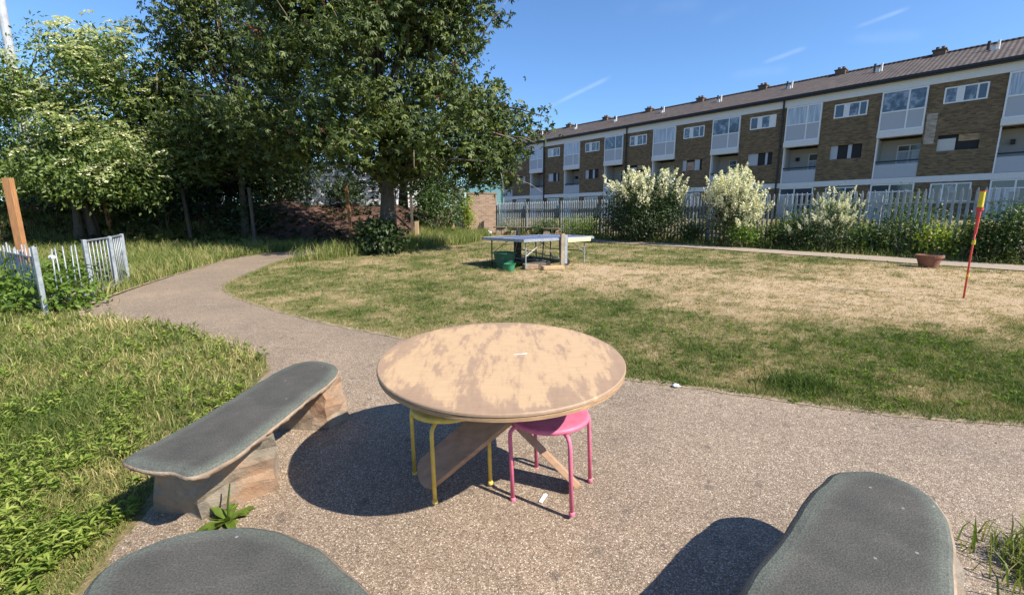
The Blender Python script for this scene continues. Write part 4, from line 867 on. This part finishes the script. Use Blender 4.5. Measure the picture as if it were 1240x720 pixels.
stool('yellow round metal stool tucked under the left of the round table', (-.33, 2.25), math.atan2(2.06-2.275, -.38+.325)-math.pi/4, 'yellow', None)
# litter
def flat(name, pts, th, mat, loc, rot, label, cat):
    mb = MB(); n = len(pts); mb.add([(x, y, z) for z in (0, th) for x, y in pts], [tuple(range(n))[::-1], tuple(n+k for k in range(n))]+[(k, (k+1) % n, n+(k+1) % n, n+k) for k in range(n)])
    o = mb.build(name, mat, None, loc=loc); o.rotation_euler = rot; tag(o, label, cat); return o
flat('paper_strip', [(-.008, -.035), (.010, -.035), (.013, .033), (.003, .042), (-.008, .032)], .003, 'white', (.158, 2.09, gzf(.158, 2.09)+.019), (TILT, 0, R(-26)), 'small white paper strip on the gravel beneath the stools', 'litter')
flat('paper_scrap', [(-.035, -.002), (.03, -.002), (.04, .001), (.02, .002)], .002, 'white', (.04, 2.19, gzf(-.05, 2.2)+.015+.7365), (TILT, 0, R(14)), 'thin white paper scrap lying on the round tabletop', 'litter')
mb = MB(); mb.lathe([(.008, 0), (.026, .003), (.023, .013), (.009, .021), (.002, .023)], 9); o_ = mb.build('crumpled_tissue', 'white', None, loc=(1.33, 3.46, gzf(1.33, 3.46)+.015)); tag(o_, 'crumpled white tissue on the path edge right of the round table', 'litter')
for v in o_.data.vertices: v.co.x = v.co.x*1.35+random.uniform(-.009, .009); v.co.y += random.uniform(-.009, .009); v.co.z += random.uniform(0, .01)

# ------------------------------------------------------------------ table tennis table
ax = np.array((.731, .682)); wx_ = np.array((-.682, .731)); ctr = np.array((.24, 9.9))+ax*1.32+wx_*.76
pt = thing('table_tennis_table', 'weathered blue outdoor table tennis table standing on the dry lawn', 'table tennis table', (ctr[0], ctr[1], gzf(*ctr)), math.atan2(.682, .731)); pt.scale = (.95, .95, .95)
for s_ in (-1, 1):
    mb = MB(); x0, x1 = sorted((s_*.012, s_*1.32)); mb.box(x0, x1, -.76, .76, .70, .722); tp = mb.build('table_half', 'blue_top', pt, bevel=.003)
    mb = MB()
    mb.box(x0+.02, x1-.02, -.758, -.735, .722, .7235); mb.box(x0+.02, x1-.02, .735, .758, .722, .7235); xe = s_*1.305; mb.box(xe-.011, xe+.011, -.7345, .7345, .722, .7235); mb.box(x0+.02, x1-.04, -.006, .006, .722, .7235)
    mb.build('white_line', 'white', tp)
    mb = MB(); mb.box(x0, x1, -.775, -.761, .655, .712); mb.box(x0, x1, .761, .775, .655, .712); mb.box(*( (s_*1.321, s_*1.335) if s_ > 0 else (s_*1.335, s_*1.321)), -.775, .775, .655, .712); mb.build('edge_frame', 'galv', pt)
    for yy in (-.62, .62):
        mb = MB(); mb.tube([(s_*1.12, yy, .70), (s_*1.12, yy, .012)], .016, 8); mb.build('leg', 'galv' if yy < 0 else 'black', pt)
        mb = MB(); mb.tube([(s_*1.12, yy, .3), (s_*.45, yy, .66)], .01, 6); mb.build('brace', 'galv', pt)
        mb = MB(); mb.tube([(s_*.3, yy*.7, .70), (s_*.34, yy*.7, .14)], .016, 8); mb.build('inner_leg', 'black', pt)
    mb = MB(); mb.tube([(s_*1.12, -.62, .32), (s_*1.12, .62, .32)], .012, 6); mb.build('crossbar', 'black', pt)
mb = MB(); mb.box(.25, 1.18, -.781, -.776, .60, .70); mb.build('yellow_strip', 'yellow_trim', pt)
mb = MB(); mb.box(-.09, .05, -.84, -.80, .02, .82); mb.build('net_post', 'twig', pt, bevel=.005); mb = MB(); mb.box(.06, .16, -.835, -.80, .06, .79); mb.build('net_post', 'galv', pt, bevel=.005)
mb = MB(); mb.box(-.12, .12, .80, .86, .0, .70); mb.box(-.03, .03, .80, .86, .70, .86); mb.build('net_post', 'black', pt)
mb = MB(); mb.tube([(-.35, -.7, .42), (.55, .0, .12)], .018, 6); mb.tube([(-.3, .5, .40), (.5, -.4, .12)], .018, 6); mb.tube([(-.34, -.55, .14), (-.34, .55, .14)], .018, 6); mb.tube([(.34, -.6, .13), (.34, .6, .13)], .018, 6); mb.build('undercarriage', 'galv', pt)
for (xx, yy) in ((.34, -.68), (-.34, -.62), (.34, .66), (-.34, .64)):
    mb = MB(); mb.tube([(xx, yy-.03, .08), (xx, yy+.03, .08)], .08, 16); mb.build('wheel', 'black', pt)
def tub(label, c, r, h, mat, name='plastic_tub', rim=True):
    z = gzf(*c); mb = MB(); mb.lathe([(r*.7, 0), (r*.97, h*.93), (r*1.08, h*.94), (r*1.08, h), (r*.94, h), (r*.92, h*.8), (.02, h*.78)], 28); o = mb.build(name, mat, None, smooth=False, loc=(*c, z)); tag(o, label, 'tub'); return o
tub('dark green plastic tub standing under the table tennis table', (-.17, 10.5), .27, .38, 'green_tub')
tub('bright green bowl in front of the dark green tub', (-.05, 10.05), .13, .17, 'bright_green', 'plastic_bowl')
for lb, c, sz, rz, mt in (('pale timber block under the table tennis table beside the net post', (.93, 10.3), (.26, .1, .09), .3, 'pale_stake'), ('dark wooden block under the middle of the table tennis table', (.6, 10.65), (.3, .16, .12), .8, 'bark'), ('grey stone lump under the table tennis table', (.42, 10.4), (.16, .13, .12), .2, 'sandstone')):
    mb = MB(); mb.box(-sz[0], sz[0], -sz[1], sz[1], 0, sz[2]); o_ = mb.build('wooden_block' if mt != 'sandstone' else 'stone', mt, None, bevel=.02, loc=(*c, gzf(*c))); o_.rotation_euler = (0, 0, rz); tag(o_, lb, 'block')
mb = MB(); mb.lathe([(.05, 0), (.2, .03), (.24, .12), (.15, .22), (.03, .25)], 10); o_ = mb.build('white_sack', 'white', None, True, loc=(-1.4, 26.4, gzf(-1.4, 26.4))); tag(o_, 'small white sack left of the leftmost far bench', 'sack')
# planter and marker pole
t = thing('plant_tub', 'low terracotta tub on the grass beside the far path', 'plant pot', (*onv(1134, 14.55), gzf(*onv(1134, 14.55))))
mb = MB(); mb.lathe([(.17, 0), (.235, .22), (.262, .225), (.268, .29), (.235, .295), (.222, .24), (.02, .235)], 32); mb.build('pot', 'terracotta', t)
mb = MB(); mb.lathe([(.02, .244), (.21, .242)], 24, closed=False); mb.build('soil', 'bark', t)
t = thing('marker_pole', 'slim red pole with a yellow head stuck in the dry lawn on the right', 'pole', (7.14, 7.0, gzf(7.14, 7.)))
mb = MB(); mb.tube([(0, 0, -.1), (-.01, 0, .7), (.0, 0, 1.28)], .013, 10); mb.build('shaft', 'red', t, smooth=True)
mb = MB(); mb.tube([(0, 0, 1.0), (0, 0, 1.36)], [.018, .026], 10); mb.tube([(0, 0, 1.36), (0, 0, 1.40)], [.045, .045], 14); mb.tube([(0, 0, 1.64), (0, 0, 1.655)], .041, 14); mb.build('collar', 'red', t)
mb = MB(); mb.tube([(0, 0, 1.405), (0, 0, 1.638)], .035, 14); mb.build('yellow_head', 'sign_yellow', t)
for z in (.34, .84, .87):
    mb = MB(); mb.tube([(0, 0, z), (0, 0, z+.035)], .022, 10); mb.build('yellow_band', 'sign_yellow', t)

# ------------------------------------------------------------------ grass
def cast(n, y0, y1, xm=1.25, pad=1.):       # more blades where the lawn is close
    y = 1/rng.uniform(1/y1, 1/y0, n); x = rng.uniform(-1, 1, n)*(xm*y+pad); return x, y
def lawn_ok(x, y): return inpoly(x, y, RIGHT) & ~onfar(x, y) & (FN[0]*x+FN[1]*y < 17.9) & (-.351*x+.936*y < 19.3)
x, y = cast(120000, 2.4, 26); k = lawn_ok(x, y); x, y = x[k], y[k]; d = dryness(x, y); n = len(x)
ct = np.clip(d*.98+rng.normal(0, .17, n)-.02, 0, 1); ch = rng.uniform(.5, 1.25, n)*(1-.45*d)*(1+.8*np.clip(wob(x, y, 3.3), 0, 1)*(1-d)); nb = 9; big = np.clip(y/6, .8, 2.6)
keep = np.repeat(rng.random(n) < 1-.25*d, nb)
x, y, d, ct, ch, big = (np.repeat(a, nb)[keep] for a in (x, y, d, ct, ch, big)); n = len(x)
x = x+rng.normal(0, .020, n)*big; y = y+rng.normal(0, .020, n)*big
kind(blades('lawn_grass', np.c_[x, y, gz(x, y)-.004], rng.uniform(.025, .075, n)*ch*np.clip(y/7, .95, 1.5), .0062*big*rng.uniform(.6, 1.4, n), rng.uniform(.35, .97, n), np.clip(ct+rng.normal(0, .11, n), 0, 1), 'lawn'), 'stuff')
# lush tuft in the lawn and fringe on the path edge
E = resample(REd, 2600)[350:]; E = np.repeat(E, 10, 0); E = E+rng.normal(0, .035, E.shape)+np.array((.03, .03)); d = dryness(E[:, 0], E[:, 1])
kind(blades('edge_grass', np.c_[E, gz(E[:, 0], E[:, 1])], rng.uniform(.03, .09, len(E)), rng.uniform(.004, .008, len(E)), rng.uniform(.4, .95, len(E)), np.clip(d*.9+rng.normal(.05, .2, len(E)), 0, 1), 'lawn'), 'stuff')
def patch(name, n, c, rx, ry, h, wd, tint, mat='meadow', lean=(.2, .8)):
    q = rng.normal(size=(n, 2))*np.array((rx, ry))*.5+np.array(c)
    return blades(name, np.c_[q, gz(q[:, 0], q[:, 1])], rng.uniform(*h, n), rng.uniform(*wd, n), rng.uniform(*lean, n), np.clip(rng.normal(tint, .14, n), 0, 1), mat, 2)
tag(patch('grass_tuft', 900, (2.36, 3.52), .3, .2, (.06, .14), (.004, .009), .12, 'lawn'), 'dark lush tuft of grass in the lawn near the path edge', 'grass tuft')
tag(patch('grass_tuft', 700, (2.22, 1.62), .22, .18, (.08, .2), (.005, .01), .5), 'drooping grass tuft at the lower right corner', 'grass tuft')
# long grass on the left
LEFT = np.r_[LEd[8:130], [(-12, 6.6), (-12, .6), (-1.7, .6)]]
n = 290000; y = 1/rng.uniform(1/7.5, 1/.9, n); x = -rng.uniform(0, 1, n)*(1.35*y+1.5); k = inpoly(x, y, LEFT); x, y = x[k], y[k]
p_ = wob(x, y, 1.5, 5.); hgt = rng.uniform(.035, .15, len(x))*(1+.5*p_)*np.clip(.75+y*.08, .8, 1.2)
ed = np.clip((x+1.75)*-1.6, .35, 1); hgt = hgt*ed
tn_ = np.clip(.50+.28*wob(x, y, 1.1, 9.)+rng.normal(0, .2, len(x)), 0, 1)
kind(blades('meadow_grass', np.c_[x, y, gz(x, y)-.004], hgt, .0048*rng.uniform(.6, 1.5, len(x))*np.clip(y/2.6, .7, 2.0), rng.uniform(.25, .97, len(x)), tn_, 'meadow', 2), 'stuff')
def weeds(name, x, y, h0, h1, L0, mat, tint, nl=9):
    n = len(x); h = rng.uniform(h0, h1, n); P = np.c_[x, y, gz(x, y)]; B_ = np.repeat(P, nl, 0); hh = np.repeat(h, nl); f_ = rng.beta(2.2, 1, len(B_))
    a = rng.uniform(0, 2*np.pi, len(B_)); d = np.stack([np.cos(a), np.sin(a), rng.uniform(-.05, 1.3, len(B_))], 1)
    p = B_+np.stack([np.zeros(len(B_)), np.zeros(len(B_)), hh*f_], 1); l = L0*rng.uniform(.6, 1.3, len(B_))*np.clip(1.25-f_*.4, .6, 1.2)
    v, fc = leaves(p, d, np.array([0, 0, 1.])+rdir(len(B_))*.3, l, l*.28, .2, .25)
    return kind(fast(name, v, fc, mat, None, np.repeat(np.clip(tint+np.repeat(rng.normal(0, .15, n), nl)+rng.normal(0, .12, len(B_)), 0, 1), 4)), 'stuff')
n = 9500; y = 1/rng.uniform(1/7, 1/.9, n); x = -rng.uniform(0, 1, n)*(1.3*y+1.5); k = inpoly(x, y, LEFT) & (wob(x, y, 2.6, 5.)+rng.normal(0, .35, n) > .1) & (x < -1.86); x, y = x[k], y[k]
weeds('meadow_weeds', x, y, .03, .17, .046, 'weed', .68, 14)
n = 9000; x, y = cast(n, 2.6, 14); k = lawn_ok(x, y) & (dryness(x, y)+rng.normal(0, .12, n) < .34); weeds('lawn_weeds', x[k], y[k], .01, .04, .035, 'weed', .3, 8)
# tall grass by the trees, verge along the fence, shaded bank
TG = np.r_[[(-5.8, 11.3), (-4.8, 12.7), (-3.4, 15), (-1.8, 17.6), (-1.0, 22), (-1.6, 28), (-3.4, 28), (-4.5, 20.5), (-4.6, 16.6), (-5.6, 13.4)]]
n = 60000; x = rng.uniform(-9, 0, n); y = rng.uniform(11, 28, n); k = inpoly(x, y, TG); x, y = x[k], y[k]
kind(blades('tall_grass', np.c_[x, y, gz(x, y)-.01], rng.uniform(.18, .55, len(x))*(1+.3*wob(x, y, 1.2)), rng.uniform(.008, .02, len(x)), rng.uniform(.1, .7, len(x)), np.clip(.46+.15*wob(x, y, 1.)+rng.normal(0, .17, len(x)), 0, 1), 'meadow', 2), 'stuff')
LB = np.r_[LEd[128:], [(-7.0, 17.4), (-13.5, 18.3), (-20, 16.5), (-20, 8), (-8.6, 7.4)]]
n = 90000; x = rng.uniform(-20, -6, n); y = rng.uniform(6.8, 18.5, n); k = inpoly(x, y, LB); x, y = x[k], y[k]
kind(blades('bank_grass', np.c_[x, y, gz(x, y)-.01], rng.uniform(.1, .42, len(x))*(1+.35*wob(x, y, 1.2)), rng.uniform(.008, .018, len(x)), rng.uniform(.15, .85, len(x)), np.clip(.5+.2*wob(x, y, .9)+rng.normal(0, .17, len(x)), 0, 1), 'meadow', 2), 'stuff')
n = 70000; x = rng.uniform(-1, 17, n); y = rng.uniform(9, 29, n); v = FN[0]*x+FN[1]*y; k = (v > 16.45) & (v < 18.6); x, y, v = x[k], y[k], v[k]
kind(blades('verge_grass', np.c_[x, y, gz(x, y)-.01], rng.uniform(.08, .36, len(x))*(.5+.8*sstep(16.4, 17.2, v)), rng.uniform(.01, .022, len(x)), rng.uniform(.15, .8, len(x)), np.clip(.56+.15*wob(x, y, 1.)+rng.normal(0, .17, len(x)), 0, 1), 'meadow', 2), 'stuff')
n = 2600; x = rng.uniform(-1, 17, n); y = rng.uniform(9, 29, n); v = FN[0]*x+FN[1]*y; k = (v > 16.9) & (v < 18.4); weeds('verge_weeds', x[k], y[k], .1, .55, .13, 'weed', .35, 14)
n = 1500; x = rng.uniform(-20, -4, n); y = rng.uniform(14, 24, n); w = -.351*x+.936*y; k = (w > 18.6) & (w < 23) & (x < -4.6); weeds('bank_weeds', x[k], y[k], .05, .4, .16, 'dark_leaf', .5, 12)
E = np.r_[resample(REd, 900)[150:700], resample(LEd, 700)[150:520]]; E = E[rng.integers(0, len(E), 420)]+rng.normal(0, .28, (420, 2)); k = inpoly(E[:, 0], E[:, 1], PATH); E = E[k]
P = np.c_[E, gz(E[:, 0], E[:, 1])+.019]; d = rdir(len(P))*np.array((1, 1, .08)); v, f_ = leaves(P, d, np.array([0, 0, 1.])+rdir(len(P))*.2, rng.uniform(.012, .035, len(P)), rng.uniform(.006, .016, len(P)), .1, .0)
kind(fast('leaf_litter', v, f_, 'lawn', None, np.repeat(rng.uniform(.5, 1, len(P)), 4)), 'stuff')
# broad leaved dock beside the left bench
dk = thing('dock_plant', 'broad leaved dock weed growing at the foot of the left bench rock', 'weed', (-1.36, 1.93, gzf(-1.36, 1.93)+.012))
n = 32; a = np.linspace(0, 2*np.pi, n, endpoint=False)+rng.normal(0, .2, n); up = rng.uniform(.02, .95, n); d = np.stack([np.cos(a), np.sin(a), up], 1)
vs, fs, ts = [], [], []; o = 0
for i in range(n):
    dd_ = Vector(d[i]).normalized(); L_ = rng.uniform(.08, .18); s_ = dd_.cross(Vector((0, 0, 1))).normalized(); nn_ = s_.cross(dd_); wd = L_*.135
    for k in range(7):
        f_ = k/6; c_ = dd_*L_*f_+Vector((0, 0, -.09*f_*f_*(1.2-up[i]))); w_ = wd*math.sin(math.pi*min(.98, .12+f_*.86))*(.5+.5*min(1, f_*3))
        for q in (-1, 0, 1): vs.append(tuple(c_+s_*w_*q+nn_*(abs(q)*w_*.35+.004*math.sin(k*2+q)))); ts.append(float(np.clip(.22+rng.normal(0, .12), 0, 1)))
    for k in range(6):
        for q in (0, 1): b_ = o+k*3+q; fs.append((b_, b_+1, b_+4, b_+3))
    o += 21
fast('leaves', np.array(vs), np.array(fs), 'weed', dk, np.array(ts), smooth=True)
mb = MB(); mb.tube([(0, 0, -.02), (.01, 0, .1), (.03, .0, .2)], [.006, .005, .003], 6); mb.build('stem', 'bright_leaf', dk)
